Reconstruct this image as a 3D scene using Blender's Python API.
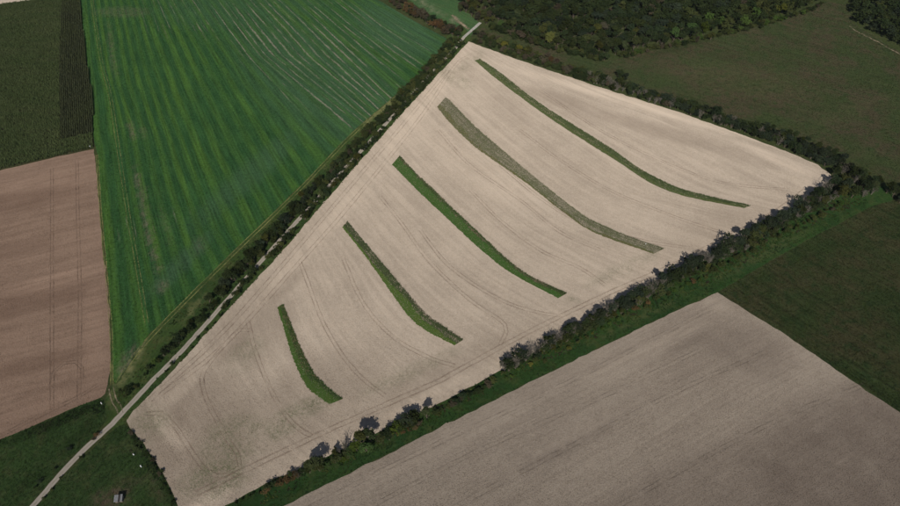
import bpy, math, random
import numpy as np
from mathutils import Vector
from mathutils.geometry import delaunay_2d_cdt

for o in list(bpy.data.objects):
    bpy.data.objects.remove(o)
scene = bpy.context.scene
COL = scene.collection
R = math.radians
rng = np.random.default_rng(7)
random.seed(7)

# ------------------------------------------------------------------ camera
CAM_H = 300.0
PITCH = R(49.0)
FOC = 640.0                      # focal length in photo pixels (photo 900 px wide)
cam = bpy.data.cameras.new('camera')
cam.sensor_width = 36.0
cam.lens = 36.0 * FOC / 900.0
cam.clip_start = 1.0
cam.clip_end = 20000.0
camo = bpy.data.objects.new('camera', cam)
COL.objects.link(camo)
camo.location = (0, 0, CAM_H)
camo.rotation_euler = (math.pi / 2 - PITCH, 0, 0)
scene.camera = camo
SP, CP = math.sin(PITCH), math.cos(PITCH)


def ray(px, py):
    x = (px - 450.0) / FOC
    y = (253.0 - py) / FOC
    return x, CP + y * SP, -SP + y * CP


def G(px, py):
    """map coordinate (survey read off the photograph) -> metres on the ground plane"""
    x, y, z = ray(px, py)
    t = CAM_H / -z
    return (x * t, y * t)


def GI(X, Y):
    """metres -> map coordinate, vectorised"""
    X = np.asarray(X, float); Y = np.asarray(Y, float)
    Z = -CAM_H
    f = Y * CP - Z * SP
    u = Y * SP + Z * CP
    return 450.0 + FOC * X / f, 253.0 - FOC * u / f


# ------------------------------------------------------------------ light
d = Vector(ray(488, 172)).normalized()
sun_dir = -d
SUN_EL = math.asin(sun_dir.z)
SUN_AZ = math.atan2(sun_dir.x, sun_dir.y)
world = bpy.data.worlds.new('World')
scene.world = world
world.use_nodes = True
wn = world.node_tree
for n in list(wn.nodes):
    wn.nodes.remove(n)
wo = wn.nodes.new('ShaderNodeOutputWorld')
wb = wn.nodes.new('ShaderNodeBackground')
ws = wn.nodes.new('ShaderNodeTexSky')
ws.sky_type = 'NISHITA'
ws.sun_disc = False
ws.sun_elevation = SUN_EL
ws.sun_rotation = SUN_AZ
ws.altitude = 300
wb.inputs['Strength'].default_value = 0.06
wn.links.new(ws.outputs[0], wb.inputs['Color'])
wn.links.new(wb.outputs[0], wo.inputs['Surface'])
sl = bpy.data.lights.new('sun', 'SUN')
sl.energy = 3.0
sl.angle = R(0.53)
sl.color = (1.0, 0.955, 0.89)
slo = bpy.data.objects.new('sun', sl)
COL.objects.link(slo)
slo.location = sun_dir * 900
slo.rotation_euler = d.to_track_quat('-Z', 'Y').to_euler()

scene.view_settings.view_transform = 'Standard'
scene.view_settings.look = 'None'
scene.view_settings.gamma = 1.0
scene.view_settings.exposure = 0.0
scene.view_settings.use_curve_mapping = False
scene.render.engine = 'CYCLES'


# ------------------------------------------------------------------ node helper
class NT:
    def __init__(self, name):
        self.m = bpy.data.materials.new(name)
        self.m.use_nodes = True
        self.t = self.m.node_tree
        for n in list(self.t.nodes):
            self.t.nodes.remove(n)
        self.out = self.t.nodes.new('ShaderNodeOutputMaterial')

    def new(self, kind):
        return self.t.nodes.new(kind)

    def put(self, sock, v):
        if v is None:
            return
        if isinstance(v, bpy.types.NodeSocket):
            self.t.links.new(v, sock)
        elif isinstance(v, (tuple, list)) and sock.type == 'RGBA' and len(v) == 3:
            sock.default_value = (*v, 1.0)
        else:
            sock.default_value = v

    def pos(self):
        return self.new('ShaderNodeNewGeometry').outputs['Position']

    def uv(self):
        n = self.new('ShaderNodeUVMap'); n.uv_map = 'UVMap'
        return n.outputs[0]

    def attr(self, name, fac=True):
        n = self.new('ShaderNodeAttribute'); n.attribute_name = name
        return n.outputs['Fac' if fac else 'Color']

    def rand(self):
        return self.new('ShaderNodeObjectInfo').outputs['Random']

    def mapping(self, v, scale, rot=0.0):
        n = self.new('ShaderNodeMapping')
        self.put(n.inputs['Vector'], v)
        n.inputs['Scale'].default_value = scale
        n.inputs['Rotation'].default_value = (0, 0, rot)
        return n.outputs[0]

    def noise(self, v, scale, detail=3.0, rough=0.55, dist=0.0):
        n = self.new('ShaderNodeTexNoise')
        self.put(n.inputs['Vector'], v)
        n.inputs['Scale'].default_value = scale
        n.inputs['Detail'].default_value = detail
        n.inputs['Roughness'].default_value = rough
        n.inputs['Distortion'].default_value = dist
        return n.outputs[0]

    def m2(self, op, a, b=0.0, clamp=False):
        n = self.new('ShaderNodeMath'); n.operation = op; n.use_clamp = clamp
        self.put(n.inputs[0], a); self.put(n.inputs[1], b)
        return n.outputs[0]

    def rng(self, v, a, b, c=0.0, dd=1.0, smooth=False):
        n = self.new('ShaderNodeMapRange')
        n.interpolation_type = 'SMOOTHSTEP' if smooth else 'LINEAR'
        self.put(n.inputs[0], v)
        n.inputs[1].default_value = a; n.inputs[2].default_value = b
        n.inputs[3].default_value = c; n.inputs[4].default_value = dd
        return n.outputs[0]

    def mix(self, f, a, b, mode='MIX'):
        n = self.new('ShaderNodeMix'); n.data_type = 'RGBA'; n.blend_type = mode
        self.put(n.inputs[0], f)
        self.put(n.inputs[6], a); self.put(n.inputs[7], b)
        return n.outputs[2]

    def scale_col(self, c, f):
        n = self.new('ShaderNodeVectorMath'); n.operation = 'SCALE'
        self.put(n.inputs[0], c); self.put(n.inputs['Scale'], f)
        return n.outputs[0]

    def hsv(self, c, h=0.5, s=1.0, v=1.0):
        n = self.new('ShaderNodeHueSaturation')
        self.put(n.inputs['Hue'], h); self.put(n.inputs['Saturation'], s)
        self.put(n.inputs['Value'], v); self.put(n.inputs['Color'], c)
        return n.outputs[0]

    def sep(self, v):
        n = self.new('ShaderNodeSeparateXYZ'); self.put(n.inputs[0], v)
        return n.outputs

    def bump(self, h, strength, dist):
        n = self.new('ShaderNodeBump')
        n.inputs['Strength'].default_value = strength
        n.inputs['Distance'].default_value = dist
        self.put(n.inputs['Height'], h)
        return n.outputs[0]

    def diffuse(self, col, rough=1.0, normal=None):
        n = self.new('ShaderNodeBsdfDiffuse')
        self.put(n.inputs['Color'], col)
        n.inputs['Roughness'].default_value = rough
        self.put(n.inputs['Normal'], normal)
        return n.outputs[0]

    def finish(self, s):
        self.t.links.new(s, self.out.inputs['Surface'])
        return self.m


def soil(name, A, B, weedcol, streak_amp=0.25, row=2.0, darkcol=None, lightcol=None):
    n = NT(name)
    p = n.pos(); uv = n.uv()
    big = n.noise(p, 0.018, 4, 0.6)
    mid = n.noise(p, 0.11, 4, 0.6)
    st = n.noise(n.mapping(uv, (0.16, 0.006, 1)), 1.0, 3, 0.6)
    st2 = n.noise(n.mapping(uv, (1.0 / row, 0.02, 1)), 1.0, 2, 0.6)
    fine = n.noise(p, 0.55, 3, 0.7)
    grain = n.noise(p, 1.6, 2, 0.7)
    f = n.m2('ADD', n.rng(big, 0.3, 0.7, -0.30, 0.30), n.rng(st, 0.3, 0.7, -streak_amp, streak_amp))
    f = n.m2('ADD', f, n.rng(mid, 0.3, 0.7, -0.15, 0.15))
    f = n.m2('ADD', f, n.rng(st2, 0.3, 0.7, -streak_amp * 1.3, streak_amp * 1.3))
    f = n.m2('ADD', f, n.rng(fine, 0.3, 0.7, -0.26, 0.26))
    f = n.m2('ADD', f, n.rng(grain, 0.3, 0.7, -0.36, 0.36))
    f = n.m2('ADD', f, 0.5, True)
    c = n.mix(f, B, A)
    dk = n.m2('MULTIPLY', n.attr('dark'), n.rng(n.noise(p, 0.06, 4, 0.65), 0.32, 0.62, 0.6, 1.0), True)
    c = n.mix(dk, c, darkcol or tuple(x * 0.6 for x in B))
    lt = n.m2('MULTIPLY', n.attr('light'), n.rng(n.noise(n.mapping(uv, (0.3, 0.02, 1)), 1.0, 3, 0.65), 0.35, 0.6, 0.2, 1.0), True)
    c = n.mix(lt, c, lightcol or tuple(min(.9, x * 1.25) for x in A))
    w = n.m2('MULTIPLY', n.attr('weed'), n.m2('MULTIPLY', n.rng(n.noise(p, 0.09, 4, 0.7), 0.34, 0.56), n.rng(n.noise(p, 0.7, 4, 0.8), 0.38, 0.58, 0.0, 1.0)), True)
    c = n.mix(w, c, weedcol)
    h = n.m2('ADD', n.m2('MULTIPLY', st2, 0.6), grain)
    return n.finish(n.diffuse(c, 1.0, n.bump(h, 0.8, 0.45)))


def sward(name, cols, drycol, scale=1.0, streak=0.15):
    """rough grass: three tones by noise, dry colour by attribute"""
    n = NT(name)
    p = n.pos(); uv = n.uv()
    big = n.noise(p, 0.025 * scale, 5, 0.65)
    mid = n.noise(p, 0.13 * scale, 4, 0.65)
    fine = n.noise(p, 0.7, 4, 0.75)
    c = n.mix(n.rng(big, 0.36, 0.64, 0, 1, True), cols[0], cols[1])
    c = n.mix(n.rng(mid, 0.45, 0.68, 0, 0.9, True), c, cols[2])
    st = n.noise(n.mapping(uv, (0.5, 0.012, 1)), 1.0, 3, 0.6)
    v = n.m2('ADD', n.rng(fine, 0.25, 0.75, 0.62, 1.38), n.rng(st, 0.3, 0.7, -streak, streak))
    c = n.scale_col(c, v)
    dr = n.m2('MULTIPLY', n.attr('light'), n.rng(n.noise(p, 0.22, 4, 0.7), 0.38, 0.6), True)
    c = n.mix(dr, c, drycol)
    dk = n.attr('dark')
    c = n.mix(dk, c, tuple(x * 0.45 for x in cols[0]))
    return n.finish(n.diffuse(c, 1.0, n.bump(n.m2('ADD', fine, mid), 0.8, 0.5)))


def plain(name, col, rough=0.8, var=0.15, scale=2.0):
    n = NT(name)
    p = n.new('ShaderNodeTexCoord').outputs['Object']
    v = n.rng(n.noise(p, scale, 4, 0.65), 0.25, 0.75, 1 - var, 1 + var)
    return n.finish(n.diffuse(n.scale_col(n.mix(0.0, col, col), v), rough))


def leaf(name, col, col2, trans=0.25):
    n = NT(name)
    r = n.rand()
    p = n.pos()
    c = n.mix(n.rng(n.noise(p, 0.5, 3, 0.65), 0.35, 0.65), col, col2)
    c = n.hsv(c, n.rng(r, 0, 1, 0.47, 0.53), n.rng(r, 0, 1, 1.1, 0.85), n.rng(n.m2('FRACT', n.m2('MULTIPLY', r, 7.31)), 0, 1, 0.7, 1.3))
    dsh = n.diffuse(c, 0.6)
    tr = n.new('ShaderNodeBsdfTranslucent'); n.put(tr.inputs[0], c)
    mx = n.new('ShaderNodeMixShader'); mx.inputs[0].default_value = trans
    n.t.links.new(dsh, mx.inputs[1]); n.t.links.new(tr.outputs[0], mx.inputs[2])
    return n.finish(mx.outputs[0])


def tuftmat(name, trans=0.2):
    n = NT(name)
    c = n.attr('col', False)
    dsh = n.diffuse(c, 0.7)
    tr = n.new('ShaderNodeBsdfTranslucent'); n.put(tr.inputs[0], c)
    mx = n.new('ShaderNodeMixShader'); mx.inputs[0].default_value = trans
    n.t.links.new(dsh, mx.inputs[1]); n.t.links.new(tr.outputs[0], mx.inputs[2])
    return n.finish(mx.outputs[0])


# ------------------------------------------------------------------ object helpers
def tag(o, label=None, cat=None, group=None, kind=None):
    if label: o['label'] = label
    if cat: o['category'] = cat
    if group: o['group'] = group
    if kind: o['kind'] = kind
    return o


def link(name, me, parent=None):
    o = bpy.data.objects.new(name, me)
    COL.objects.link(o)
    if parent is not None:
        o.parent = parent
    return o


def raw_mesh(name, V, F, mat=None, cols=None):
    me = bpy.data.meshes.new(name)
    me.from_pydata([tuple(v) for v in V], [], [tuple(f) for f in F])
    if mat: me.materials.append(mat)
    if cols is not None:
        a = me.attributes.new('col', 'FLOAT_COLOR', 'POINT')
        c4 = np.ones((len(V), 4), np.float32); c4[:, :3] = cols
        a.data.foreach_set('color', c4.ravel())
    me.update()
    return me


def np_mesh(name, V, F, mat=None, cols=None, matidx=None, mats=None):
    """fast mesh from arrays; F is (n,k)"""
    V = np.asarray(V, np.float32); F = np.asarray(F, np.int32)
    me = bpy.data.meshes.new(name)
    k = F.shape[1]
    me.vertices.add(len(V)); me.vertices.foreach_set('co', V.ravel())
    me.loops.add(F.size); me.loops.foreach_set('vertex_index', F.ravel())
    me.polygons.add(len(F))
    me.polygons.foreach_set('loop_start', np.arange(0, F.size, k, dtype=np.int32))
    me.polygons.foreach_set('loop_total', np.full(len(F), k, np.int32))
    for m in (mats or ([mat] if mat else [])):
        me.materials.append(m)
    if matidx is not None:
        me.polygons.foreach_set('material_index', np.asarray(matidx, np.int32))
    if cols is not None:
        a = me.attributes.new('col', 'FLOAT_COLOR', 'POINT')
        c4 = np.ones((len(V), 4), np.float32); c4[:, :3] = cols
        a.data.foreach_set('color', c4.ravel())
    me.update(calc_edges=True)
    return me


def dense(pts, step):
    """resample a world polyline with Catmull-Rom"""
    P = np.array(pts, float)
    if len(P) < 3:
        n = max(2, int(np.linalg.norm(P[1] - P[0]) / step) + 1)
        t = np.linspace(0, 1, n)[:, None]
        return P[0] * (1 - t) + P[1] * t
    Q = np.vstack([2 * P[0] - P[1], P, 2 * P[-1] - P[-2]])
    out = []
    for i in range(1, len(Q) - 2):
        p0, p1, p2, p3 = Q[i - 1:i + 3]
        n = max(1, int(np.linalg.norm(p2 - p1) / step))
        for t in np.arange(n) / n:
            out.append(0.5 * (2 * p1 + (p2 - p0) * t + (2 * p0 - 5 * p1 + 4 * p2 - p3) * t * t + (3 * p1 - p0 - 3 * p2 + p3) * t ** 3))
    out.append(Q[-2])
    return np.array(out)


def gl(pxs):
    return [G(*p) for p in pxs]


def inside(poly, X, Y):
    poly = np.asarray(poly); X = np.asarray(X); Y = np.asarray(Y)
    r = np.zeros(X.shape, bool)
    j = len(poly) - 1
    for i in range(len(poly)):
        xi, yi = poly[i]; xj, yj = poly[j]
        c = ((yi > Y) != (yj > Y)) & (X < (xj - xi) * (Y - yi) / (yj - yi + 1e-12) + xi)
        r ^= c
        j = i
    return r


def blobs(PX, PY, lst):
    v = np.zeros(len(PX))
    for (bx, by, rx, ry, ang, a) in lst:
        ca, sa = math.cos(R(ang)), math.sin(R(ang))
        dx, dy = PX - bx, PY - by
        e = ((dx * ca + dy * sa) / rx) ** 2 + ((-dx * sa + dy * ca) / ry) ** 2
        v = np.maximum(v, a * np.clip(1.25 - e, 0, 1)) if a > 0 else v + a * np.clip(1.25 - e, 0, 1)
    return v


def field(name, pxpoly, z, mat, uvf, step=4.0, attrs=None, wobble=0.5, label=None):
    """ground sheet: outline -> triangulated sheet with UV in metres (across, along) and dark, light and weed masks"""
    W = gl(pxpoly)
    pts = []
    n = len(W)
    r = np.random.default_rng(abs(hash(name)) % 1000 if False else len(name) * 13 + n)
    for i in range(n):
        a = np.array(W[i]); b = np.array(W[(i + 1) % n])
        k = max(1, int(np.linalg.norm(b - a) / step))
        for t in np.arange(k) / k:
            q = a * (1 - t) + b * t
            if t > 0:
                q = q + r.normal(0, wobble * 0.5, 2)
            pts.append(q)
    B = np.array(pts)
    x0, y0 = B.min(0); x1, y1 = B.max(0)
    gx, gy = np.meshgrid(np.arange(x0, x1, step), np.arange(y0, y1, step))
    gx = gx.ravel() + r.uniform(-.3, .3, gx.size) * step; gy = gy.ravel() + r.uniform(-.3, .3, gy.size) * step
    m = inside(B, gx, gy)
    # keep off the boundary
    I = np.stack([gx[m], gy[m]], 1)
    allp = np.vstack([B, I])
    ed = [(i, (i + 1) % len(B)) for i in range(len(B))]
    res = delaunay_2d_cdt([Vector(p) for p in allp], ed, [], 1, 1e-4)
    V2 = np.array([tuple(v) for v in res[0]]); F = np.array([f for f in res[2] if len(f) == 3])
    a = V2[F[:, 0]]; b = V2[F[:, 1]]; c = V2[F[:, 2]]
    flip = ((b - a)[:, 0] * (c - a)[:, 1] - (b - a)[:, 1] * (c - a)[:, 0]) < 0
    F[flip] = F[flip][:, ::-1]
    V = np.zeros((len(V2), 3)); V[:, :2] = V2; V[:, 2] = z
    me = np_mesh(name, V, F, mat)
    PX, PY = GI(V2[:, 0], V2[:, 1])
    U = uvf(PX, PY, V2[:, 0], V2[:, 1])
    lay = me.uv_layers.new(name='UVMap')
    lay.data.foreach_set('uv', np.asarray(U, np.float32)[F.ravel()].ravel())
    for an in ('dark', 'light', 'weed'):
        at = me.attributes.new(an, 'FLOAT', 'POINT')
        vals = blobs(PX, PY, (attrs or {}).get(an, []))
        at.data.foreach_set('value', np.clip(vals, 0, 1).astype(np.float32))
    o = link(name, me)
    tag(o, label, kind='structure')
    ROUGH[name] = (B, z, mat, uvf, attrs)
    return o


ROUGH = {}


def roughen(f, kind, dens, size, height, seed):
    """the relief of a field surface: clods on soil, short leaning tufts on grass, inside the view"""
    B, z, mat, uvf, attrs = ROUGH[f.name]
    r = np.random.default_rng(seed)
    lo = B.min(0); hi = B.max(0)
    N = int((hi - lo).prod() * dens)
    X = r.uniform(lo[0], hi[0], N); Y = r.uniform(lo[1], hi[1], N)
    PX, PY = GI(X, Y)
    m = (PX > -25) & (PX < 925) & (PY > -20) & (PY < 530)
    X, Y, PX, PY = X[m], Y[m], PX[m], PY[m]
    m = inside(B, X, Y)
    if kind == 'clods':
        U_ = uvf(PX, PY, X, Y)
        m &= r.random(len(X)) < 0.35 + 1.0 * (vnoise(U_[:, 0] / 1.5 + 900, U_[:, 1] / 45 + 90, 1.0, seed) * .6 + vnoise(U_[:, 0] / 6 + 900, U_[:, 1] / 90 + 90, 1.0, seed + 1) * .4)
    else:
        m &= r.random(len(X)) < 0.55 + 0.9 * (vnoise(X, Y, 3.0, seed) * .5 + vnoise(X, Y, 11.0, seed + 1) * .5)
    X, Y, PX, PY = X[m], Y[m], PX[m], PY[m]
    n = len(X)
    a = r.uniform(0, 6.28, n); s_ = size * r.uniform(.55, 1.35, n); h = height * r.uniform(.5, 1.4, n)
    if kind == 'clods':
        P = [np.stack([X + s_ * np.cos(a + k * 2.094) * r.uniform(.75, 1.25, n), Y + s_ * np.sin(a + k * 2.094) * r.uniform(.75, 1.25, n), np.full(n, z - .01)], 1) for k in range(3)]
        top = np.stack([X + r.normal(0, .2, n) * s_, Y + r.normal(0, .2, n) * s_, z + h], 1)
        V = np.stack(P + [top], 1).reshape(-1, 3)
        i4 = np.arange(n)[:, None] * 4
        F = np.concatenate([i4 + np.array([0, 1, 3]), i4 + np.array([1, 2, 3]), i4 + np.array([2, 0, 3])])
        per = 4
    else:
        tri = []
        for k in range(3):
            an = a + k * 2.094 + r.normal(0, .4, n); ca, sa = np.cos(an), np.sin(an)
            hh = h * r.uniform(.7, 1.2, n)
            tri += [np.stack([X - sa * s_ * .5, Y + ca * s_ * .5, np.full(n, z)], 1), np.stack([X + sa * s_ * .5, Y - ca * s_ * .5, np.full(n, z)], 1), np.stack([X + ca * s_, Y + sa * s_, z + hh], 1)]
        V = np.stack(tri, 1).reshape(-1, 3)
        F = np.arange(n * 9).reshape(-1, 3)
        per = 9
    me = np_mesh(kind, V, F, mat)
    U = np.repeat(uvf(PX, PY, X, Y), per, axis=0)
    lay = me.uv_layers.new(name='UVMap')
    lay.data.foreach_set('uv', U.astype(np.float32)[F.ravel()].ravel())
    for an in ('dark', 'light', 'weed'):
        at = me.attributes.new(an, 'FLOAT', 'POINT')
        vals = np.clip(blobs(PX, PY, (attrs or {}).get(an, [])), 0, 1)
        at.data.foreach_set('value', np.repeat(vals, per).astype(np.float32))
    o = link(kind, me, f)
    o['kind'] = 'stuff'
    return o


def uv_dir(p0, p1):
    a = np.array(G(*p0)); b = np.array(G(*p1))
    t = (b - a) / np.linalg.norm(b - a); nrm = np.array([-t[1], t[0]])

    def f(PX, PY, X, Y):
        return np.stack([X * nrm[0] + Y * nrm[1], X * t[0] + Y * t[1]], 1)
    return f


def guide_uv(guides, spacing):
    """across coordinate from a family of guide lines given as x(y)"""
    def f(PX, PY, X, Y):
        xs = []
        for g in guides:
            g = np.array(g, float)
            gy, gx = g[:, 1], g[:, 0]
            x = np.interp(PY, gy, gx)
            s0 = (gx[1] - gx[0]) / (gy[1] - gy[0]); s1 = (gx[-1] - gx[-2]) / (gy[-1] - gy[-2])
            x = np.where(PY < gy[0], gx[0] + s0 * (PY - gy[0]), x)
            x = np.where(PY > gy[-1], gx[-1] + s1 * (PY - gy[-1]), x)
            xs.append(x)
        xs = np.array(xs)
        k = np.clip((PX[None, :] > xs).sum(0) - 1, 0, len(xs) - 2)
        ii = np.arange(len(PX))
        u = k + (PX - xs[k, ii]) / (xs[k + 1, ii] - xs[k, ii])
        return np.stack([u * spacing, Y * 1.2], 1)
    return f


def ribbon(name, pxline, width, z, mat, parent=None, offs=(0.0,), world=False, step=4.0, wvar=0.15, metric=False):
    P = dense(pxline if world else gl(pxline), step)
    T = np.gradient(P, axis=0); T /= np.linalg.norm(T, axis=1)[:, None]
    Nn = np.stack([-T[:, 1], T[:, 0]], 1)
    V = []; F = []; UV = []
    r = np.random.default_rng(int(abs(P[0, 0] * 10)) % 9999)
    L = np.concatenate([[0], np.cumsum(np.linalg.norm(np.diff(P, axis=0), axis=1))])
    for of in offs:
        b = len(V)
        for i in range(len(P)):
            w0 = width * 0.5 * (1 + r.normal(0, wvar)); w1 = width * 0.5 * (1 + r.normal(0, wvar))
            q = P[i] + Nn[i] * (of + r.normal(0, 0.05))
            V.append((*(q - Nn[i] * w0), z)); V.append((*(q + Nn[i] * w1), z))
            UV.append((-w0 if metric else -1, L[i])); UV.append((w1 if metric else 1, L[i]))
            if i:
                k = b + 2 * i
                F.append((k - 2, k, k + 1, k - 1)[::-1])
    me = np_mesh(name, np.array(V), np.array(F), mat)
    lay = me.uv_layers.new(name='UVMap')
    lay.data.foreach_set('uv', np.array(UV, np.float32)[np.array(F).ravel()].ravel())
    o = link(name, me, parent)
    return o


def tufts(name, X, Y, h, w, col, mat, z0=0.0, blades=4, lift=0.0, parent=None, seed=1):
    """many small leaning leaves (blades per plant), one mesh"""
    r = np.random.default_rng(seed)
    n = len(X)
    X = np.asarray(X); Y = np.asarray(Y)
    h = np.broadcast_to(h, n); w = np.broadcast_to(w, n)
    col = np.broadcast_to(col, (n, 3))
    V = np.zeros((n, blades, 3, 3)); C = np.zeros((n, blades, 3, 3))
    a0 = r.uniform(0, 2 * math.pi, n)
    for k in range(blades):
        a = a0 + 2 * math.pi * k / blades + r.normal(0, .4, n)
        ca, sa = np.cos(a), np.sin(a)
        hh = h * r.uniform(.7, 1.1, n); ww = w * r.uniform(.7, 1.2, n)
        bw = ww * 0.55
        zb = z0 + hh * lift
        V[:, k, 0] = np.stack([X - sa * bw, Y + ca * bw, zb], 1)
        V[:, k, 1] = np.stack([X + sa * bw, Y - ca * bw, zb], 1)
        V[:, k, 2] = np.stack([X + ca * ww, Y + sa * ww, z0 + hh], 1)
        C[:, k, :, :] = (col * r.uniform(.8, 1.2, (n, 1)))[:, None, :]
    V = V.reshape(-1, 3); C = C.reshape(-1, 3)
    F = np.arange(len(V)).reshape(-1, 3)
    me = np_mesh(name, V, F, mat, cols=C)
    o = link(name, me, parent)
    o['kind'] = 'stuff'
    return o


def vnoise(X, Y, s, seed=0):
    """cheap value noise for placement decisions"""
    r = np.random.default_rng(seed)
    T = r.random((64, 64))
    x = np.asarray(X) / s; y = np.asarray(Y) / s
    i = np.floor(x).astype(int); j = np.floor(y).astype(int)
    fx = x - i; fy = y - j
    fx = fx * fx * (3 - 2 * fx); fy = fy * fy * (3 - 2 * fy)
    g = lambda a, b: T[a % 64, b % 64]
    return (g(i, j) * (1 - fx) + g(i + 1, j) * fx) * (1 - fy) + (g(i, j + 1) * (1 - fx) + g(i + 1, j + 1) * fx) * fy


# ------------------------------------------------------------------ materials
M = {}
M['pale'] = soil('pale_soil', (0.525, 0.436, 0.34), (0.39, 0.32, 0.247), (0.16, 0.16, 0.09), 0.22, 2.0, darkcol=(0.25, 0.196, 0.146))
M['grey'] = soil('grey_soil', (0.34, 0.283, 0.222), (0.25, 0.204, 0.159), (0.13, 0.14, 0.08), 0.17, 1.6, darkcol=(0.15, 0.117, 0.092))
M['brown'] = soil('brown_soil', (0.28, 0.192, 0.138), (0.20, 0.134, 0.095), (0.1, 0.08, 0.05), 0.24, 2.5, darkcol=(0.15, 0.094, 0.066))
M['ground'] = sward('rough_grass', ((0.036, 0.05, 0.018), (0.045, 0.056, 0.02), (0.055, 0.06, 0.026)), (0.2, 0.17, 0.1))
M['verge'] = sward('verge_grass', ((0.03, 0.056, 0.017), (0.042, 0.068, 0.019), (0.062, 0.075, 0.026)), (0.21, 0.195, 0.09))
M['lush'] = sward('lush_verge_grass', ((0.02, 0.046, 0.014), (0.027, 0.056, 0.015), (0.042, 0.06, 0.019)), (0.11, 0.1, 0.045))
M['meadow'] = sward('meadow_grass', ((0.042, 0.056, 0.021), (0.06, 0.052, 0.029), (0.034, 0.051, 0.019)), (0.10, 0.092, 0.045), 1.2)
M['meadow2'] = sward('dark_meadow_grass', ((0.028, 0.041, 0.014), (0.045, 0.043, 0.02), (0.022, 0.036, 0.013)), (0.062, 0.062, 0.028), 1.3, 0.25)
M['meadow3'] = sward('green_meadow_grass', ((0.033, 0.06, 0.018), (0.028, 0.05, 0.016), (0.05, 0.064, 0.024)), (0.12, 0.085, 0.06))
M['fresh'] = sward('fresh_crop_grass', ((0.04, 0.085, 0.032), (0.05, 0.095, 0.035), (0.055, 0.09, 0.035)), (0.2, 0.19, 0.12))
M['stub'] = sward('maize_floor', ((0.045, 0.045, 0.02), (0.036, 0.038, 0.016), (0.05, 0.045, 0.022)), (0.1, 0.1, 0.05))
M['tuft'] = tuftmat('herb_leaves')


def mk_green():
    n = NT('young_crop')
    p = n.pos(); uv = n.uv()
    s = n.sep(uv)
    wob = n.m2('MULTIPLY', n.m2('SUBTRACT', n.noise(p, 0.02, 3, 0.6), 0.5), 3.0)
    u = n.m2('ADD', s[0], wob)
    st = n.rng(n.m2('SINE', n.m2('MULTIPLY', u, 2 * math.pi / 9.5)), -0.7, 0.9, 0, 1.0, True)
    st_l = n.noise(n.mapping(uv, (0.07, 0.004, 1)), 1.0, 2, 0.5)
    st = n.m2('MULTIPLY', st, n.rng(st_l, 0.36, 0.6, 0.5, 1.0, True))
    patch = n.rng(n.noise(p, 0.024, 4, 0.6), 0.32, 0.6, 0.4, 1.0)
    st = n.m2('MULTIPLY', st, patch)
    sparse_haze = n.attr('dark')
    st = n.m2('MULTIPLY', st, n.rng(sparse_haze, 0, 1, 1.0, 0.2))
    dark = n.mix(n.rng(n.noise(p, 0.05, 3, 0.6), 0.3, 0.7), (0.023, 0.066, 0.022), (0.032, 0.082, 0.024))
    dark = n.mix(sparse_haze, dark, (0.045, 0.092, 0.043))  # greyer green: thin crop plus haze painted into the colour
    c = n.mix(st, dark, (0.054, 0.115, 0.023))
    fine = n.noise(p, 0.6, 3, 0.7)
    rows = n.noise(n.mapping(uv, (0.8, 0.025, 1)), 1.0, 2, 0.6)
    c = n.scale_col(c, n.m2('ADD', n.rng(fine, 0.25, 0.75, 0.75, 1.25), n.rng(rows, 0.3, 0.7, -0.28, 0.28)))
    # bare drill misses: narrow lines along the rows, broken up
    a = n.attr('light')
    wu = n.m2('ADD', s[0], n.m2('MULTIPLY', n.m2('SUBTRACT', n.noise(n.mapping(uv, (0.05, 0.02, 1)), 1.0, 2, 0.5), 0.5), 2.0))
    cell = n.m2('MULTIPLY', wu, 1.0 / 5.0)
    dl = n.m2('MULTIPLY', n.m2('ABSOLUTE', n.m2('SUBTRACT', n.m2('FRACT', cell), 0.5)), 5.0)
    wid = n.rng(n.noise(n.mapping(uv, (0.6, 0.10, 1)), 1.0, 3, 0.7), 0.32, 0.7, 0.0, 1.0)
    line = n.rng(n.m2('SUBTRACT', dl, wid), -0.45, 0.4, 1.0, 0.0, True)
    brk = n.noise(n.mapping(uv, (0.2, 0.014, 1)), 1.0, 4, 0.7)
    brk = n.rng(n.m2('ADD', brk, n.m2('MULTIPLY', a, 0.16)), 0.52, 0.73, 0.0, 0.9, True)
    bare = n.m2('MULTIPLY', n.m2('MULTIPLY', line, brk), n.rng(a, 0.05, 0.35))
    bare = n.m2('MULTIPLY', bare, n.rng(n.noise(p, 0.45, 3, 0.75), 0.35, 0.55, 0.35, 1.0))
    c = n.mix(bare, c, (0.23, 0.205, 0.155))
    w = n.m2('MULTIPLY', n.attr('weed'), n.rng(n.noise(n.mapping(p, (0.6, 0.25, 1)), 1.0, 4, 0.8), 0.40, 0.62, 0.1, 0.85), True)
    c = n.mix(w, c, (0.17, 0.14, 0.10))
    return n.finish(n.diffuse(c, 0.9, n.bump(fine, 0.5, 0.3)))


M['green'] = mk_green()


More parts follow.
